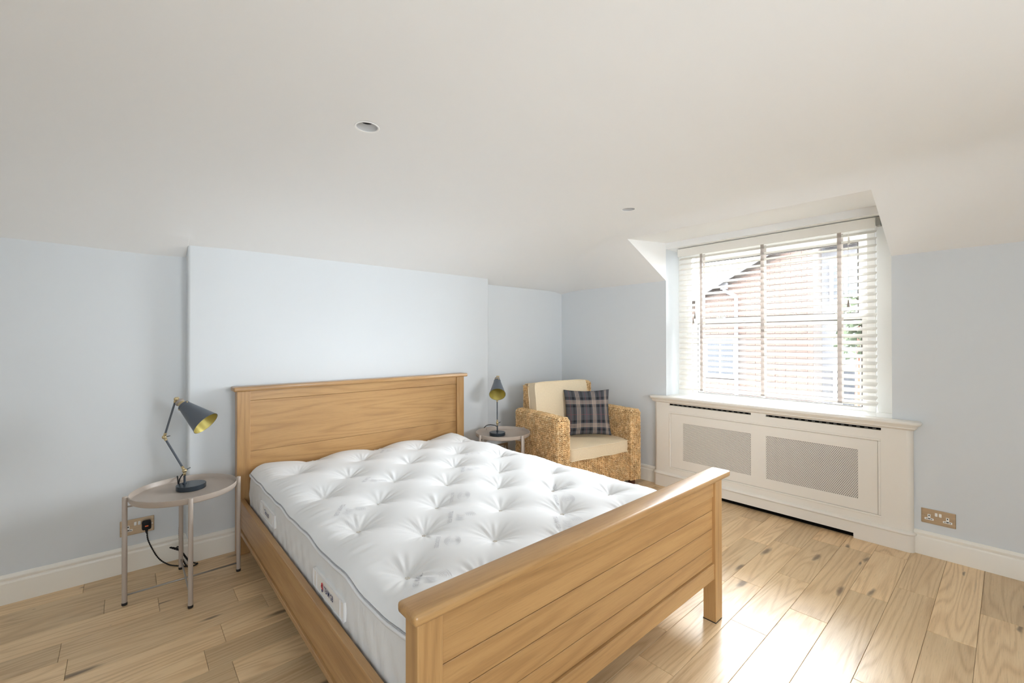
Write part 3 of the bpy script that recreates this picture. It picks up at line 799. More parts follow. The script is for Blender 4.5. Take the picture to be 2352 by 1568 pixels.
def grid_mesh(XX, YY, ZZ, name):
    n, m_ = XX.shape
    co = np.stack([XX, YY, ZZ], -1).reshape(-1, 3)
    i = np.arange(n - 1)[:, None] * m_ + np.arange(m_ - 1)[None]
    f_ = np.stack([i, i + m_, i + m_ + 1, i + 1], -1).reshape(-1, 4)
    me = bpy.data.meshes.new(name); me.vertices.add(len(co)); me.vertices.foreach_set('co', co.astype(np.float32).ravel())
    me.loops.add(f_.size); me.loops.foreach_set('vertex_index', f_.astype(np.int32).ravel())
    me.polygons.add(len(f_)); me.polygons.foreach_set('loop_start', np.arange(0, f_.size, 4, dtype=np.int32))
    me.polygons.foreach_set('use_smooth', np.ones(len(f_), bool))
    me.update(calc_edges=True); me.validate(); return me
def link_mesh(name, me, m_, parent, **k):
    me.materials.append(m_)
    Wm = W[parent]; me.transform(Wm.inverted())
    o = bpy.data.objects.new(name, me); COL.objects.link(o); o.parent = parent; W[o] = Wm; tag(o, **k); return o
mt_top = link_mesh('quilted_top', grid_mesh(XR, YR, Zt, 'quilted_top'), M['tick'], MT)
# border: loop round the edge
ns = 560
per = []
for k in range(ns):
    t = k / ns * 4; s = int(t); q = t - s
    px_, py_ = [(q, 0), (1, q), (1 - q, 1), (0, 1 - q)][s]
    per.append((MX0 + (MX1 - MX0) * px_, MY0 + (MY1 - MY0) * py_))
per = np.array(per); PXr, PYr = corner(per[:, 0], per[:, 1])
nxt = np.roll(np.stack([PXr, PYr], -1), -1, 0) - np.roll(np.stack([PXr, PYr], -1), 1, 0)
nn = np.stack([nxt[:, 1], -nxt[:, 0]], -1); nn /= np.linalg.norm(nn, axis=1)[:, None]
zr_ = topz(per[:, 0], per[:, 1])
rows = []
nz_ = 26
arc = np.concatenate([[0], np.cumsum(np.linalg.norm(np.diff(np.stack([PXr, PYr], -1), axis=0), axis=1))])
for j in range(nz_ + 1):
    t = j / nz_
    z = zr_ + (.232 - zr_) * t
    bulge = -.004 + .010 * math.sin(math.pi * t) ** .6
    q = .0028 * np.sin(arc * 70 + 5 * t) * np.sin(t * 16 + np.cos(arc * 9)) * math.sin(math.pi * t)
    off = bulge + q
    rows.append(np.stack([PXr + nn[:, 0] * off, PYr + nn[:, 1] * off, z], -1))
rows = np.array(rows); rows = np.concatenate([rows, rows[:, :1]], 1)
me = grid_mesh(rows[..., 0], rows[..., 1], rows[..., 2], 'mattress_border')
link_mesh('mattress_border', me, M['side'], MT)
obj('mattress_base', B(MX0 + .01, MX1 - .01, MY0 + .01, MY1 - .01, .226, .25), M['side'], MT)
def ring(name, dz, r, m_, base=None, off=0.0):
    bm = BM(); pts = []
    for k in range(0, ns, 2):
        z = (zr_[k] + dz) if base is None else base + .002 * math.sin(arc[k] * 11)
        pts.append((PXr[k] + nn[k, 0] * off, PYr[k] + nn[k, 1] * off, z))
    pts.append(pts[0]); sweep(bm, pts, r, 8, cap=False); return obj(name, bm, m_, MT, smooth=True)
ring('top_piping', -.012, .0065, M['piping'], off=.002)
ring('seam', -.0035, .0011, M['pipeline'], off=.002)
ring('lower_piping', 0, .006, M['piping'], base=.250, off=.001)
# tuft buttons
for (x, y) in TUFTS:
    if y > 2.9: continue
    bm = BM(); z = float(topz(x, y))
    for k in range(7):
        a = k * .9; sweep(bm, [(x, y, z - .002), (x + .006 * math.cos(a), y + .006 * math.sin(a), z + .006), (x + .013 * math.cos(a + .2), y + .013 * math.sin(a + .2), z + .003)], .0016, 5)
    obj('tuft', bm, M['tuft'], MT)
# woven prints draped on the top: text + crest strokes
def text_bm(body, size, shear=0):
    cu = bpy.data.curves.new('t', 'FONT'); cu.body = body; cu.size = size; cu.align_x = 'CENTER'; cu.align_y = 'CENTER'; cu.shear = shear; cu.resolution_u = 2; cu.offset = size * .012
    o = bpy.data.objects.new('t', cu); COL.objects.link(o)
    dg = bpy.context.evaluated_depsgraph_get(); me = bpy.data.meshes.new_from_object(o.evaluated_get(dg))
    bpy.data.objects.remove(o); bm = BM(); bm.from_mesh(me); bpy.data.meshes.remove(me); return bm
def crest(kind):
    bm = BM()
    def stroke(pts, w0):
        n = len(pts)
        L_ = []; R_ = []
        for i, p in enumerate(pts):
            a = Vector(pts[max(i - 1, 0)]); b_ = Vector(pts[min(i + 1, n - 1)]); t = (b_ - a).normalized(); nrm = Vector((-t.y, t.x))
            wd = w0 * math.sin(math.pi * (i + .6) / (n + .2))
            L_.append(bm.verts.new((p[0] + nrm.x * wd, p[1] + nrm.y * wd, 0))); R_.append(bm.verts.new((p[0] - nrm.x * wd, p[1] - nrm.y * wd, 0)))
        for i in range(n - 1): bm.faces.new((L_[i], L_[i + 1], R_[i + 1], R_[i]))
    def curve(cx, cy, r, a0, a1, w0, ey=1):
        stroke([(cx + r * math.cos(R(a0 + (a1 - a0) * k / 9)), cy + ey * r * math.sin(R(a0 + (a1 - a0) * k / 9))) for k in range(10)], w0)
    if kind == 0:
        for k in range(6): curve(-.004 + k * .001, -.004, .016 + k * .0065, 60 + k * 6, 165 - k * 4, .0011)
        for k in range(4): curve(.002, -.012, .014 + k * .006, -60 + k * 8, 30 + k * 5, .0010)
        for k in range(3): stroke([(-.004 + k * .009, .004), (0 + k * .009, -.006), (-.003 + k * .009, -.016), (-.012 + k * .006, -.026)], .0012)
    else:
        for k in range(5): curve(0, 0, .040 - k * .006, 25 + k * 8, 175 - k * 8, .0010, .62)
        for k in range(4): curve(0, 0, .040 - k * .007, 190 + k * 9, 340 - k * 12, .0010, .62)
        for k in range(3): stroke([(-.018 + k * .014, .008), (-.012 + k * .012, 0), (-.018 + k * .014, -.010)], .0011)
    return bm
def drape(bm, x, y, ang, m_, name='woven_print'):
    bmesh.ops.subdivide_edges(bm, edges=[e for e in bm.edges if e.calc_length() > .012], cuts=2)
    ca, sa = math.cos(ang), math.sin(ang)
    for v_ in bm.verts:
        px_, py_ = v_.co.x, v_.co.y
        wx, wy = x + px_ * ca - py_ * sa, y + px_ * sa + py_ * ca
        v_.co = (wx, wy, float(topz(wx, wy)) + .0012)
    return bm
r_ang = math.atan2(-.79, -.61)
PR = [(1.696, 1.507, 0), (1.553, 1.367, 1), (1.062, 1.51, 0), (.901, 1.35, 1), (.734, 1.197, 0), (.745, 1.89, 0), (1.364, 1.19, 0), (1.206, 1.714, 1), (1.709, 2.30, 1), (1.0, 2.21, 0), (.93, 2.84, 1), (1.49, 2.03, 0), (1.33, 2.72, 0), (1.88, 2.15, 0)]
for (x, y, kd) in PR:
    bm = crest(kd); bmesh.ops.scale(bm, vec=(1.15, 1.15, 1), verts=bm.verts[:]); drape(bm, x, y, r_ang, None)
    obj('woven_print', bm, M['print'], MT, smooth='keep')
    tb = text_bm('TEAM GB' if kd == 0 else 'BECOOZE', .026 if kd == 0 else .021)
    ox = -.058
    cx, cy = x - (-math.sin(r_ang)) * .056, y - math.cos(r_ang) * .056
    drape(tb, cx, cy, r_ang, None); obj('woven_print', tb, M['print'], MT, smooth='keep')
# side labels on the border
def side_label(y0, y1, z0, z1, words, size, wy, emblem):
    def sx(y, z): return MX0 - .0085
    X_ = MX0 - .0125
    bm = BM(); n = 10
    A = [bm.verts.new((X_, y0 + (y1 - y0) * k / n, z0)) for k in range(n + 1)]; Bq = [bm.verts.new((X_, y0 + (y1 - y0) * k / n, z1)) for k in range(n + 1)]
    for k in range(n): pass
    bm.free(); bm = B(X_, X_ + .010, y0, y1, z0, z1, .0015)
    lb = obj('brand_label', bm, M['label'], MT)
    bm = BM(); e_ = X_ - .0012
    for a, b_ in (((y0, z0), (y1, z0)), ((y0, z1), (y1, z1)), ((y0, z0), (y0, z1)), ((y1, z0), (y1, z1)), ((y0 + .035, z0), (y0 + .035, z1)), ((y1 - .035, z0), (y1 - .035, z1))):
        sweep(bm, [(e_, a[0], a[1]), (e_, b_[0], b_[1])], .0016, 6)
    obj('label_stitching', bm, M['piping'], lb)
    tb = text_bm(words, size, .0 if emblem else .25)
    for v_ in tb.verts:
        px_, py_ = v_.co.x, v_.co.y; v_.co = (X_ - .0026, wy - px_ * .86, (z0 + z1) / 2 + py_ * 1.1)
    obj('label_lettering', tb, M['navy'], lb, smooth='keep')
    if emblem:
        bm = BM(); yy = wy + .064
        for (dy, dz, rr) in ((.000, .009, .007), (.004, .001, .006), (-.003, -.005, .006)):
            lathe(bm, [(0, 0), (rr, 0), (rr, .0006), (0, .0006)], 12, axis_mtx((X_ - .003, yy + dy, (z0 + z1) / 2 + dz), (-1, 0, 0)))
        obj('label_emblem', bm, M['red'], lb)
        bm = BM(); lathe(bm, [(0, 0), (.006, 0), (.006, .0006), (0, .0006)], 12, axis_mtx((X_ - .0034, yy - .003, (z0 + z1) / 2 - .011), (-1, 0, 0)))
        obj('label_emblem', bm, M['navy'], lb)
side_label(1.455, 1.762, .350, .414, 'TEAM GB', .026, 1.597, True)
side_label(2.350, 2.633, .370, .432, 'Tenoozil', .030, 2.497, False)

# ================================================================ SIDE TABLES
def side_table(cx, cy, label):
    o = empty('side_table', (cx, cy, 0), 0, label, 'side table', 'round tray side tables')
    t = Matrix.Translation((cx, cy, 0))
    bm = BM(); lathe(bm, [(0, .494), (.216, .494), (.2205, .496), (.2225, .500), (.2235, .5195), (.2245, .5205), (.2258, .5195), (.2248, .497), (.2215, .491), (.217, .4895), (0, .4895)], 72, t)
    obj('tray', bm, M['table'], o, smooth=50)
    for k in range(4):
        a = k * math.pi / 2; ux, uy = math.cos(a), math.sin(a); r_ = .2375
        bm = BM(); lathe(bm, [(0, .012), (.0105, .012), (.0105, .5205), (.0095, .523), (0, .523)], 20, Matrix.Translation((cx + ux * r_, cy + uy * r_, 0)))
        lg = obj('leg', bm, M['table'], o, smooth=40)
        bm = BM(); lathe(bm, [(0, 0), (.010, 0), (.0112, .002), (.0112, .013), (0, .013)], 20, Matrix.Translation((cx + ux * r_, cy + uy * r_, 0)))
        obj('rubber_foot', bm, M['foot'], lg, smooth=40)
        bm = BM(); box(bm, -.0105, .010, -.004, .004, .497, .512, mtx=Matrix.Translation((cx + ux * .229, cy + uy * .229, 0)) @ Matrix.Rotation(a, 4, 'Z')); obj('tray_hook', bm, M['table'], lg)
    for zz, mm, rr in ((.050, M['rod'], .0042), (.476, M['table'], .004)):
        for k in range(2):
            a = k * math.pi / 2; ux, uy = math.cos(a), math.sin(a); dz = .004 if k else -.004
            bm = BM(); tube(bm, (cx - ux * .235, cy - uy * .235, zz + dz), (cx + ux * .235, cy + uy * .235, zz + dz), rr, 10)
            obj('cross_rod', bm, mm, o, smooth=True)
    return o
side_table(.241, 2.842, 'round taupe metal tray table left of the bed, with black plug flex behind')
side_table(2.362, 2.794, 'round taupe metal tray table between the bed and the wicker armchair')

# ================================================================ DESK LAMPS
def desk_lamp(foot, theta, label, cord_pts, plug=False, sc_=1.0):
    d = Vector((math.cos(theta), -math.sin(theta), 0)); F = Vector(foot)
    def P(s, z): return F + d * s + Vector((0, 0, z - .527))
    ctr = F + d * .036
    side = -d.cross(Vector((0, 0, 1))).normalized()
    o = empty('desk_lamp', (ctr.x, ctr.y, .4945), 0, label, 'table lamp', 'adjustable bedside lamps')
    bm = BM(); lathe(bm, [(0, .4945), (.064, .4945), (.066, .4965), (.066, .5175), (.0645, .5195), (0, .5200)], 56, Matrix.Translation((ctr.x, ctr.y, 0)))
    obj('base', bm, M['lampdark'], o, smooth=35)
    bm = BM(); lathe(bm, [(0, 0), (.009, 0), (.009, .004), (.0052, .006), (.0052, .045), (0, .045)], 20, Matrix.Translation((F.x, F.y, .520))); obj('stem', bm, M['lampdark'], o, smooth=35)
    J1, J2, J3, RC_ = P(0, .588), P(-.111, .765), P(-.048, .968), P(.115, .839)
    def ball(name, c_, r):
        bm = BM(); bmesh.ops.create_uvsphere(bm, u_segments=16, v_segments=10, radius=r, matrix=Matrix.Translation(c_)); return bm
    def collar(bm, c_, dirv, a=.006, b_=.020, r=.0068): lathe(bm, [(0, a), (r * .8, a), (r, a + .003), (r, b_ - .002), (r * .85, b_), (0, b_)], 14, axis_mtx(c_, dirv))
    a1 = (J2 - J1).normalized(); a2 = (J3 - J2).normalized()
    bm = ball('j', J1, .0112); collar(bm, J1, (0, 0, -1), .004, .024); collar(bm, J1, a1, .004, .026); j = obj('lower_joint', bm, M['brass'], o, smooth=True)
    bm = BM(); sweep(bm, [J1 + side * .008, J1 + side * .016 + Vector((0, 0, .002)), J1 + side * .026 + d * .012 + Vector((0, 0, .010))], [.003, .0028, .0022], 8); obj('wing_nut', bm, M['lampdark'], j, smooth=True)
    bm = BM(); tube(bm, J1 + a1 * .018, J2 - a1 * .016, .0052, 14); obj('lower_arm', bm, M['lamp'], o, smooth=40)
    bm = ball('j', J2, .0108); collar(bm, J2, -a1, .004, .022); collar(bm, J2, a2, .004, .024); j = obj('elbow_joint', bm, M['brass'], o, smooth=True)
    bm = BM(); sweep(bm, [J2 + side * .006, J2 + side * .014, J2 + side * .02 + d * .016 + Vector((0, 0, .003))], [.0025, .0024, .0018], 8); obj('wing_nut', bm, M['lampdark'], j, smooth=True)
    bm = BM(); tube(bm, J2 + a2 * .016, J3 - a2 * .014, .0048, 14); obj('upper_arm', bm, M['lamp'], o, smooth=40)
    ax = (RC_ - J3).normalized()
    bm = ball('j', J3, .0100); collar(bm, J3, -a2, .004, .020); bmesh.ops.create_uvsphere(bm, u_segments=14, v_segments=8, radius=.0075, matrix=Matrix.Translation(J3 + side * .012 + Vector((0, 0, .002)))); collar(bm, J3, ax, .004, .026, .006)
    obj('upper_joint', bm, M['brass'], o, smooth=True)
    mt = axis_mtx(J3, ax)
    bm = BM(); lathe(bm, [(0, .020), (.019, .020), (.0225, .024), (.0225, .032), (.019, .035), (0, .035)], 32, mt); sk = obj('socket_cap', bm, M['tassel'], o, smooth=35)
    bm = BM(); lathe(bm, [(0, .034), (.0185, .034), (.0185, .056), (0, .056)], 32, mt); obj('socket_ring', bm, M['brass'], o, smooth=35)
    Ls = (RC_ - J3).length
    r0, r1 = .0285, .066
    bm = BM(); lathe(bm, [(.0185, .050), (r0 - .002, .050), (r0 + .001, .053), (r0 + .001, .066), (r0 + .002, .067), (r1, Ls - .001), (r1 + .0012, Ls), (r1 - .0002, Ls + .0008), (r1 - .0016, Ls - .001)], 64, mt, mi=0)
    sh = obj('shade', bm, M['lamp'], o, smooth=30)
    bm = BM(); lathe(bm, [(r1 - .0002, Ls + .0006), (r1 - .0018, Ls - .001), (r0 + .0005, .068), (.008, .064), (0, .063)], 64, mt); obj('shade_lining', bm, M['gold'], sh, smooth=40, label='gold inside of the shade')
    bm = BM()
    for s in (0, 1, 2):
        a = s * 2.094 + .5; q = mt @ Vector(((r0 + .001) * math.cos(a), (r0 + .001) * math.sin(a), .0605)); bmesh.ops.create_uvsphere(bm, u_segments=10, v_segments=6, radius=.0042, matrix=Matrix.Translation(q))
    obj('thumb_screw', bm, M['brass'], sh, smooth=True)
    # twisted flex
    pts = [Vector(p) for p in cord_pts]
    fine = []
    for i in range(len(pts) - 1):
        p0, p1, p2, p3 = pts[max(i - 1, 0)], pts[i], pts[i + 1], pts[min(i + 2, len(pts) - 1)]
        n = max(3, int((p2 - p1).length / .0035))
        for k in range(n):
            t = k / n
            fine.append(.5 * ((2 * p1) + (p2 - p0) * t + (2 * p0 - 5 * p1 + 4 * p2 - p3) * t * t + (3 * p1 - p0 - 3 * p2 + p3) * t ** 3))
    fine.append(pts[-1]); fr_ = frames(fine)
    bm = BM()
    for s in (0, math.pi):
        hel = []
        dist = 0
        for i, p in enumerate(fine):
            if i: dist += (p - fine[i - 1]).length
            a = dist / .022 * 2 * math.pi + s; uu_, vv_ = fr_[i]
            hel.append(p + (uu_ * math.cos(a) + vv_ * math.sin(a)) * .0019)
        sweep(bm, hel, .0021, 6)
    obj('power_cord', bm, M['cord'], o, smooth=True)
    return o
Zf = .0045
c1 = [(.240, 2.910, .574), (.236, 2.922, .566), (.226, 2.940, .545), (.221, 2.955, .518), (.222, 2.985, .502), (.224, 3.03, .503), (.224, 3.058, .520), (.224, 3.074, .522), (.226, 3.09, .500), (.238, 3.112, .42), (.243, 3.12, .33), (.236, 3.125, .20), (.240, 3.12, .12), (.250, 3.12, .085),
      (.195, 3.125, .118), (.222, 3.12, .108), (.248, 3.112, .082), (.276, 3.108, .030), (.305, 3.10, Zf), (.318, 3.085, Zf), (.300, 3.066, Zf), (.272, 3.074, Zf), (.255, 3.10, .03), (.243, 3.105, .075), (.225, 3.108, .112), (.233, 3.108, .115), (.258, 3.104, .06), (.280, 3.095, .014), (.268, 3.085, Zf),
      (.235, 3.12, Zf), (.205, 3.155, Zf), (.186, 3.185, Zf + .003), (.162, 3.196, .028), (.140, 3.200, .062), (.118, 3.202, .115), (.102, 3.202, .165), (.098, 3.203, .205), (.0965, 3.205, .215)]
lamp1 = desk_lamp((.242, 2.905, .527), R(43), 'blue-grey adjustable lamp with gold-lined shade on the left side table', c1)
bm = BM(); box(bm, .076, .117, 3.200, 3.2385, .2185, .2665, .009, 3); lathe(bm, [(0, -.014), (.0045, -.014), (.0065, 0), (.008, .006), (0, .006)], 14, Matrix.Translation((.0965, 3.208, .216)))
pg = obj('plug', bm, M['cord'], lamp1, smooth=40)
bm = BM(); box(bm, .089, .104, 3.1985, 3.201, .239, .2455, .0008); obj('fuse_cover', bm, M['fuse'], pg, label='orange fuse cover of the plug')
c2 = [(2.334, 2.846, .556), (2.336, 2.859, .562), (2.334, 2.904, .562), (2.332, 2.934, .559), (2.330, 2.964, .551), (2.334, 2.994, .536), (2.340, 3.028, .505), (2.350, 3.07, .40), (2.355, 3.07, .2), (2.36, 3.07, .03), (2.39, 3.06, Zf), (2.45, 3.08, Zf), (2.57, 3.14, Zf), (2.67, 3.19, .05), (2.69, 3.20, .15), (2.690, 3.20, .205)]
lamp2 = desk_lamp((2.336, 2.836, .527), R(129), 'blue-grey adjustable lamp with shade facing the room on the right side table', c2)
bm = BM(); box(bm, 2.670, 2.711, 3.200, 3.2385, .2185, .2665, .009, 3); obj('plug', bm, M['cord'], lamp2, smooth=40)

# ================================================================ ARMCHAIR
PH = R(9.8); OC = Vector((2.526, 2.325, 0)); MC = Matrix.Translation(OC) @ Matrix.Rotation(-PH, 4, 'Z')
CH = empty('armchair', tuple(OC), -PH, 'plaited seagrass armchair with square arms in the corner by the window wall', 'armchair')
def cw(bm): bm.transform(MC); return bm
WU = .905; AT = .108; AH = .662; BZ = .055; SH = .315
core = BM()
for (a, b_) in ((0, AT), (WU - AT, WU)): box(core, a + .008, b_ - .008, .010, .612, BZ, AH - .01, .02, 2)
box(core, AT - .02, WU - AT + .02, .030, .56, BZ, SH - .010, .006); box(core, AT - .01, WU - AT + .01, .535, .632, BZ, .862, .02, 2)
obj('frame_core', cw(core), M['core'], CH)
SV, SF = [], []
def stitch(P, T, Nr, S, ln, wd, hg, lean):
    """one strand lozenge at P; T along, S sideways, Nr outward"""
    t = T * math.cos(lean) + S * math.sin(lean); s = S * math.cos(lean) - T * math.sin(lean)
    base = len(SV)
    j = rnd.uniform(.88, 1.12); ln *= j; wd *= rnd.uniform(.9, 1.12); hg *= rnd.uniform(.85, 1.2)
    prof = ((-.5, .25, .0), (-.28, .85, .8), (.08, 1.0, 1.0), (.34, .7, .62), (.5, .2, .05))
    for a, wq, hq in prof:
        c_ = P + t * (a * ln) + Nr * (hg * hq * .35)
        for k in range(5):
            an = math.pi * (k / 4)
            SV.append(c_ + s * (math.cos(an) * wd * .5 * wq) + Nr * (math.sin(an) * hg * (.25 + .75 * hq)))
    for i in range(4):
        for k in range(4):
            a = base + i * 5 + k; SF.append((a, a + 1, a + 6, a + 5))
CWD, RP = .0235, .0165
def sheet(path, ax, a0, a1):
    """path: list of (point, normal) running along the columns; columns spaced along axis ax from a0 to a1"""
    ax = Vector(ax); ncol = max(1, round((a1 - a0) / CWD)); cwid = (a1 - a0) / ncol
    cum = [0]
    for (p, _), (q, _) in zip(path, path[1:]): cum.append(cum[-1] + (Vector(q) - Vector(p)).length)
    nrow = int(cum[-1] / RP)
    for r_i in range(nrow):
        for h in range(2):
            s = (r_i + .5 + .0 * h) * cum[-1] / nrow
            i = max(k for k in range(len(cum)) if cum[k] <= s + 1e-9); i = min(i, len(path) - 2)
            f_ = (s - cum[i]) / (cum[i + 1] - cum[i])
            p = Vector(path[i][0]).lerp(Vector(path[i + 1][0]), f_); n = Vector(path[i][1]).lerp(Vector(path[i + 1][1]), f_).normalized()
            T = (Vector(path[i + 1][0]) - Vector(path[i][0])).normalized()
            for c_i in range(ncol):
                off = a0 + (c_i + .28 + .44 * h) * cwid
                stitch(p + ax * off + ax * rnd.uniform(-.001, .001) + T * rnd.uniform(-.0015, .0015), T, n, ax, RP * 1.32, cwid * .46, .0075, (R(27) if h else -R(27)))
def arcp(c, r, a0, a1, f3, n=5):
    return [(f3(c[0] + r * math.cos(R(a0 + (a1 - a0) * k / n)), c[1] + r * math.sin(R(a0 + (a1 - a0) * k / n))), f3(math.cos(R(a0 + (a1 - a0) * k / n)), math.sin(R(a0 + (a1 - a0) * k / n)))) for k in range(n + 1)]
def flush(name):
    global SV, SF
    me = bpy.data.meshes.new(name); me.from_pydata([tuple(MC @ v) for v in SV], [], SF)
    for p in me.polygons: p.use_smooth = True
    o = link_mesh(name, me, M['seagrass'], CH, kind='stuff'); SV, SF = [], []
    return o
f_uz = lambda a, b_: (a, 0, b_)
f_vz = lambda a, b_: (0, a, b_)
rr_ = .024
for u0, nm in ((0, 'arm'), (WU - AT, 'arm')):
    u1 = u0 + AT
    outer = [((u0, 0, BZ), (-1, 0, 0))] + arcp((u0 + rr_, AH - rr_), rr_, 180, 90, f_uz) + arcp((u1 - rr_, AH - rr_), rr_, 90, 0, f_uz) + [((u1, 0, BZ if u0 > .1 else BZ), (1, 0, 0))]
    sheet(outer, (0, 1, 0), .003, .615)
    front = [((0, 0, BZ), (0, -1, 0))] + arcp((.022, AH - .022), .022, 180, 90, f_vz)
    sheet(front, (1, 0, 0), u0 + .004, u1 - .004)
    for u_e, sx_ in ((u0 + .001, -1), (u1 - .001, 1)):
        z_ = BZ + .006
        while z_ < AH - .02:
            stitch(Vector((u_e, .003, z_)), Vector((0, 0, 1)), Vector((sx_ * .7, -.7, 0)).normalized(), Vector((sx_ * .7, .7, 0)).normalized(), .022, .013, .0075, R(22) * sx_); z_ += .0125
    flush('woven_arm')
fr_s = [((0, .026, BZ), (0, -1, 0))] + arcp((.026 + .015, SH - .015), .015, 180, 90, f_vz, 3) + [((0, .50, SH), (0, 0, 1))]
sheet(fr_s, (1, 0, 0), AT, WU - AT); flush('woven_seat')
bk = [((0, .530, .30), (0, -1, 0))] + arcp((.530 + .03, .875 - .03), .03, 180, 90, f_vz) + arcp((.635 - .03, .875 - .03), .03, 90, 0, f_vz) + [((0, .64, BZ), (0, 1, 0))]
sheet(bk, (1, 0, 0), AT - .010, WU - AT + .010)
for u0, nx2 in ((AT - .013, -1), (WU - AT + .013, 1)):
    sheet([((u0, 0, .60), (nx2, 0, 0)), ((u0, 0, .87), (nx2, 0, 0))], (0, 1, 0), .535, .635)
flush('woven_back')
for (a, b_) in ((.05, .05), (WU - .05, .05), (.05, .56), (WU - .05, .56)):
    obj('leg', cw(B(a - .022, a + .022, b_ - .022, b_ + .022, 0, BZ + .01, .003)), M['chairleg'], CH)
# soft cushions
def soft(w_, d_, h_, n=20, puff=.25, pinch=.10, boxy=.0, p=4.0, seed=1):
    """box cushion from a subdivided box, edges kept for piping; returns bm centred at the origin, size w,d,h"""
    bm = BM(); rs_ = random.Random(seed)
    bmesh.ops.create_cube(bm, size=2)
    bmesh.ops.subdivide_edges(bm, edges=bm.edges[:], cuts=n - 1, use_grid_fill=True)
    for v_ in bm.verts:
        x, y, z = v_.co
        e_ = max(abs(x), abs(y))
        crown = (1 - x ** 2) * (1 - y ** 2)
        zz = z * (1 + puff * crown ** .6)
        k = 1 - .035 * (abs(x) ** 6) * (abs(y) ** 6)
        side_b = 1 + .012 * (1 - z * z)
        v_.co = (x * w_ / 2 * k * side_b, y * d_ / 2 * k * side_b, zz * h_ / 2 + .0022 * math.sin(9 * x + seed) * math.sin(7 * y + seed * 2))
    return bm
def piped(bm, w_, d_, h_, mt, r=.004):
    out = BM()
    for sz in (-1, 1):
        pts = []
        for k in range(81):
            t = k / 20; s = int(t) % 4; q = (t - int(t)) * 2 - 1
            x, y = [(q, -1), (1, q), (-q, 1), (-1, -q)][s]
            kk_ = 1 - .035 * (abs(x) ** 6) * (abs(y) ** 6)
            pts.append(Vector((x * w_ / 2 * kk_, y * d_ / 2 * kk_, sz * h_ / 2 + .0022 * math.sin(9 * x + 1) * math.sin(7 * y + 2))))
        sweep(out, [mt @ p for p in pts], r, 6, cap=False)
    return out
# seat cushion
cs = empty('seat_cushion', MC @ Vector((.455, .22, .318)), -PH, 'cream linen box seat cushion on the seagrass armchair, under the tartan one', 'cushion')
ms = MC @ Matrix.Translation((.445, .232, .368)) @ Matrix.Rotation(R(1.5), 4, 'X')
bm = soft(.640, .470, .090, 18, .28, seed=1); bm.transform(ms); obj('cover', bm, M['linen'], cs, smooth=70)
obj('piping', piped(None, .645, .475, .092, ms), M['linenpipe'], cs, smooth=True)
# back cushion leaning on the back
cb = empty('back_cushion', MC @ Vector((.45, .45, .42)), -PH, 'cream linen box back cushion leaning upright behind the tartan pillow', 'cushion')
mb = MC @ Matrix.Translation((.378, .462, .665)) @ Matrix.Rotation(R(90 - 9), 4, 'X')
bm = soft(.585, .470, .105, 18, .22, seed=2); bm.transform(mb); obj('cover', bm, M['linen'], cb, smooth=70)
obj('piping', piped(None, .590, .476, .107, mb), M['linenpipe'], cb, smooth=True)
# tartan pillow: pinched corners
bm = BM(); n = 36; vs_ = {}
uvl = bm.loops.layers.uv.new('UVMap')
mp_ = MC @ Matrix.Translation((.528, .262, .634)) @ Matrix.Rotation(R(-27), 4, 'Z') @ Matrix.Rotation(R(0), 4, 'Y') @ Matrix.Rotation(R(90 - 11), 4, 'X')
for sgn in (1, -1):
    for i in range(n + 1):
        for j in range(n + 1):
            x, y = i / n * 2 - 1, j / n * 2 - 1
            edge = max(abs(x), abs(y)) > 1 - 1e-9
            if edge and sgn == -1: vs_[sgn, i, j] = vs_[1, i, j]; continue
            px_ = x * .207 * (1 - .075 * (1 - y * y)) ; py_ = y * .203 * (1 - .075 * (1 - x * x))
            h_ = .068 * ((1 - x * x) ** .55) * ((1 - y * y) ** .55) + .0015 * math.sin(12 * x + 3 * y)
            if edge: h_ = 0
            vs_[sgn, i, j] = bm.verts.new((px_, py_, sgn * h_))
    for i in range(n):
        for j in range(n):
            q = [(i, j), (i + 1, j), (i + 1, j + 1), (i, j + 1)]
            if sgn < 0: q = q[::-1]
            f = bm.faces.new([vs_[sgn, a, b_] for a, b_ in q]); f.smooth = True
            for lp, (a, b_) in zip(f.loops, q): lp[uvl].uv = (a / n, b_ / n)
bm.transform(mp_)
tp = obj('tartan_pillow', bm, M['tartan'], None, smooth=True, origin=MC @ Vector((.575, .26, .43)), label='grey tartan square pillow with cream and pink lines propped on the armchair', cat='pillow')

# ================================================================ OUTSIDE
GZ = -4.0
og = struct('ground_outside', B(-30, 40, -30, 30, GZ - .2, GZ), M['paving'])
# unseen outside of this house, added to cut the sky light: facade below and beside the dormer, roof above
bm = BM(); X0_, X1_ = 3.90, 4.02
box(bm, X0_, X1_, -9, DY0 - .02, GZ, 1.9); box(bm, X0_, X1_, DY1 + .02, 12, GZ, 1.9); box(bm, X0_, X1_, DY0 - .02, DY1 + .02, GZ, .74)
prism(bm, [(4.1, 1.9), (4.1, 2.0), (.6, 4.9), (.6, 4.8)], 'Y', -9, DY0 - .15); prism(bm, [(4.1, 1.9), (4.1, 2.0), (.6, 4.9), (.6, 4.8)], 'Y', DY1 + .15, 12)
prism(bm, [(3.95, 2.10), (3.95, 2.28), (.6, 4.9), (.6, 4.8)], 'Y', DY0 - .15, DY1 + .15)
struct('sky_blocking_facade', bm, M['brick'])
BH = empty('brick_house', (12.3, 5.2, GZ), label='orange brick gabled house across the way, seen through the blind', cat='building')
XBK = 12.0
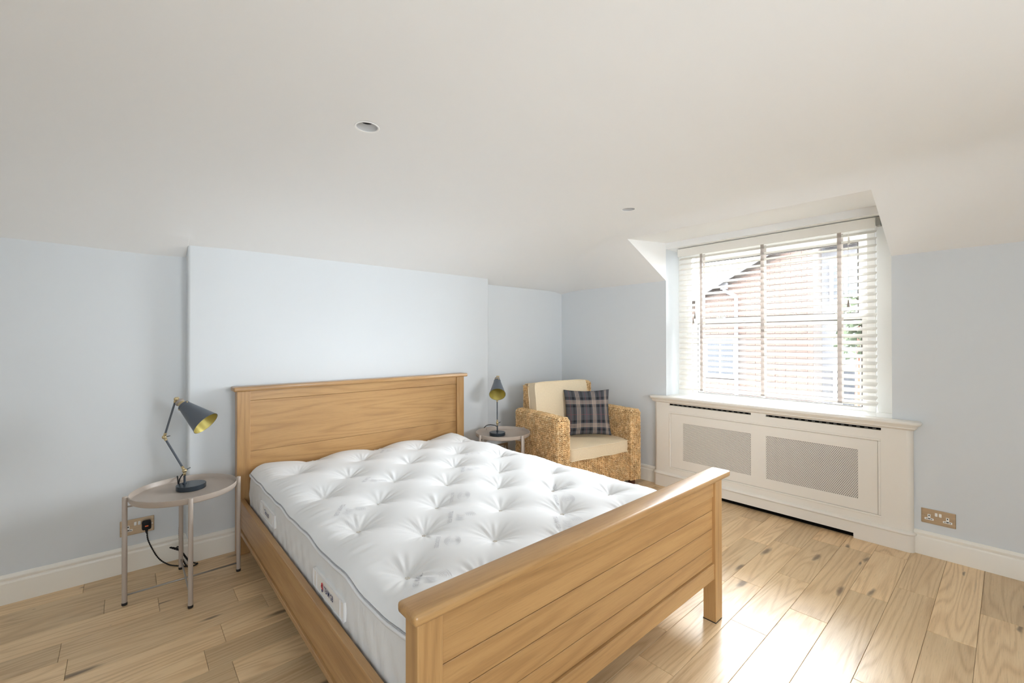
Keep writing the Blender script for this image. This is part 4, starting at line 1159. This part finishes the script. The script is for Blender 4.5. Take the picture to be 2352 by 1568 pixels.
# gable: apex to the left top, verge runs down to the left
def roofz(y): return 3.32 - (y - 4.243) * (.52)
bm = BM()
prism(bm, [(3.03, GZ), (9.0, GZ), (9.0, .85), (5.35, 2.74), (4.243, 3.32), (3.9, 3.5), (3.03, 3.95)], 'X', XBK, XBK + 6)
obj('wall', bm, M['mortar'], BH)
bm = BM()
prism(bm, [(3.0, 3.97), (9.3, .70), (9.3, .86), (3.0, 4.13)], 'X', XBK - .25, XBK + 6.2); obj('roof', bm, M['roof'], BH)
bm = BM(); prism(bm, [(3.0, 3.80), (9.3, .53), (9.3, .70), (3.0, 3.97)], 'X', XBK - .25, XBK - .2); obj('bargeboard', bm, M['render'], BH)
WINS = [(4.75, 5.55, .25, 1.35), (4.2, 4.75, -2.2, -.6)]
cand = []
row = 0; z = -1.2
while z < 3.9:
    y = 3.03 - (.1125 if row % 2 else 0)
    while y < 6.6:
        a, b_ = max(y, 3.03) + .005, y + .2275 - .005
        if b_ - a > .05 and z + .065 < 3.95 - (b_ - 3.03) * .52 - .17 and not any(w_[0] - .03 < b_ and a < w_[1] + .03 and w_[2] - .05 < z + .065 and z < w_[3] + .05 for w_ in WINS):
            cand.append((a, b_, z))
        y += .2275
    z += .075; row += 1
cand.sort(key=lambda c_: (c_[0] - 3.9) ** 2 + (c_[2] - 1.6) ** 2)
full = None; stuff = BM(); nb = 0
for (a, b_, z) in cand:
    if abs((b_ - a) - .2175) < 1e-4 and nb < 290:
        if full is None:
            bm = box(BM(), 0, .03, 0, .2175, 0, .065, .004); full = obj('brick', bm, M['brick']); me_b = full.data; o = full
        else:
            o = bpy.data.objects.new('brick', me_b); COL.objects.link(o)
        o.parent = BH; o.location = Vector((XBK - .012, a, z)) - Vector((12.3, 5.2, GZ)); nb += 1
    else: box(stuff, XBK - .012, XBK + .01, a, b_, z, z + .065)
obj('brickwork', stuff, M['brick2'], BH, kind='stuff')
for (a, b_, z0, z1) in WINS:
    bm = BM(); box(bm, XBK - .04, XBK + .02, a, b_, z0, z1); wd = obj('window', bm, M['render'], BH)
    bm = BM(); m_ = (a + b_) / 2; box(bm, XBK - .05, XBK - .03, a + .07, m_ - .03, z0 + .07, z1 - .07); box(bm, XBK - .05, XBK - .03, m_ + .03, b_ - .07, z0 + .07, z1 - .07); obj('window_pane', bm, M['darkglass'], wd)
bm = BM(); sweep(bm, [(XBK - .10, 5.02, 2.62), (XBK - .10, 4.98, 2.55), (XBK - .08, 4.74, 2.42), (XBK - .07, 4.72, 2.34), (XBK - .07, 4.72, GZ + .1)], .045, 10); obj('downpipe', bm, M['render'], BH, smooth=40)
bm = BM(); box(bm, XBK - .14, XBK - .04, 4.93, 5.10, 2.60, 2.78, .01); obj('rain_hopper', bm, M['render'], BH)
# white house further right
WH = empty('white_house', (12.7, 2.0, GZ), label='pale rendered house with dark windows, right of the brick gable outside', cat='building')
bm = BM(); prism(bm, [(1.25, GZ), (3.028, GZ), (3.028, 3.75), (2.1, 4.2), (1.25, 3.75)], 'X', 12.7, 19); obj('wall', bm, M['render'], WH)
for (a, b_, z0, z1) in ((2.22, 2.86, 2.15, 3.12), (1.45, 1.95, 2.15, 3.12), (1.9, 2.8, -.35, .62)):
    bm = BM(); box(bm, 12.65, 12.72, a, b_, z0, z1); wd = obj('window', bm, M['frame'], WH)
    bm = BM(); m_ = (a + b_) / 2; box(bm, 12.63, 12.67, a + .08, m_ - .03, z0 + .08, z1 - .08); box(bm, 12.63, 12.67, m_ + .03, b_ - .08, z0 + .08, z1 - .08); obj('window_pane', bm, M['darkglass'], wd)
bm = BM(); box(bm, 12.4, 12.69, 1.2, 2.95, 3.50, 3.62); obj('gutter', bm, M['render'], WH)
bm = BM(); rs2 = random.Random(5)
for k in range(420):
    x, y, z = rs2.uniform(11.2, 11.8), rs2.uniform(1.7, 2.45), rs2.uniform(.9, 2.2)
    s = rs2.uniform(.05, .12); n_ = Vector((rs2.uniform(-1, 1), rs2.uniform(-1, 1), rs2.uniform(-.3, 1))).normalized(); t_ = n_.orthogonal().normalized(); b2 = n_.cross(t_)
    c_ = Vector((x, y, z)); bm.faces.new([bm.verts.new(c_ + t_ * s * .5 * p_ + b2 * s * q_) for p_, q_ in ((-1, -.2), (0, -1), (1, -.2), (0, 1))])
tree = empty('garden_tree', (11.5, 2.1, GZ), label='green leafy tree beside the pale house, seen through the right of the blind', cat='tree')
obj('foliage', bm, M['hedge'], tree, kind='stuff', smooth='keep')
bm = BM(); sweep(bm, [(11.5, 2.1, GZ), (11.52, 2.12, 0), (11.48, 2.08, 1.9)], [.09, .06, .02], 8); obj('trunk', bm, M['chairleg'], tree)
print('objects', len(bpy.data.objects))
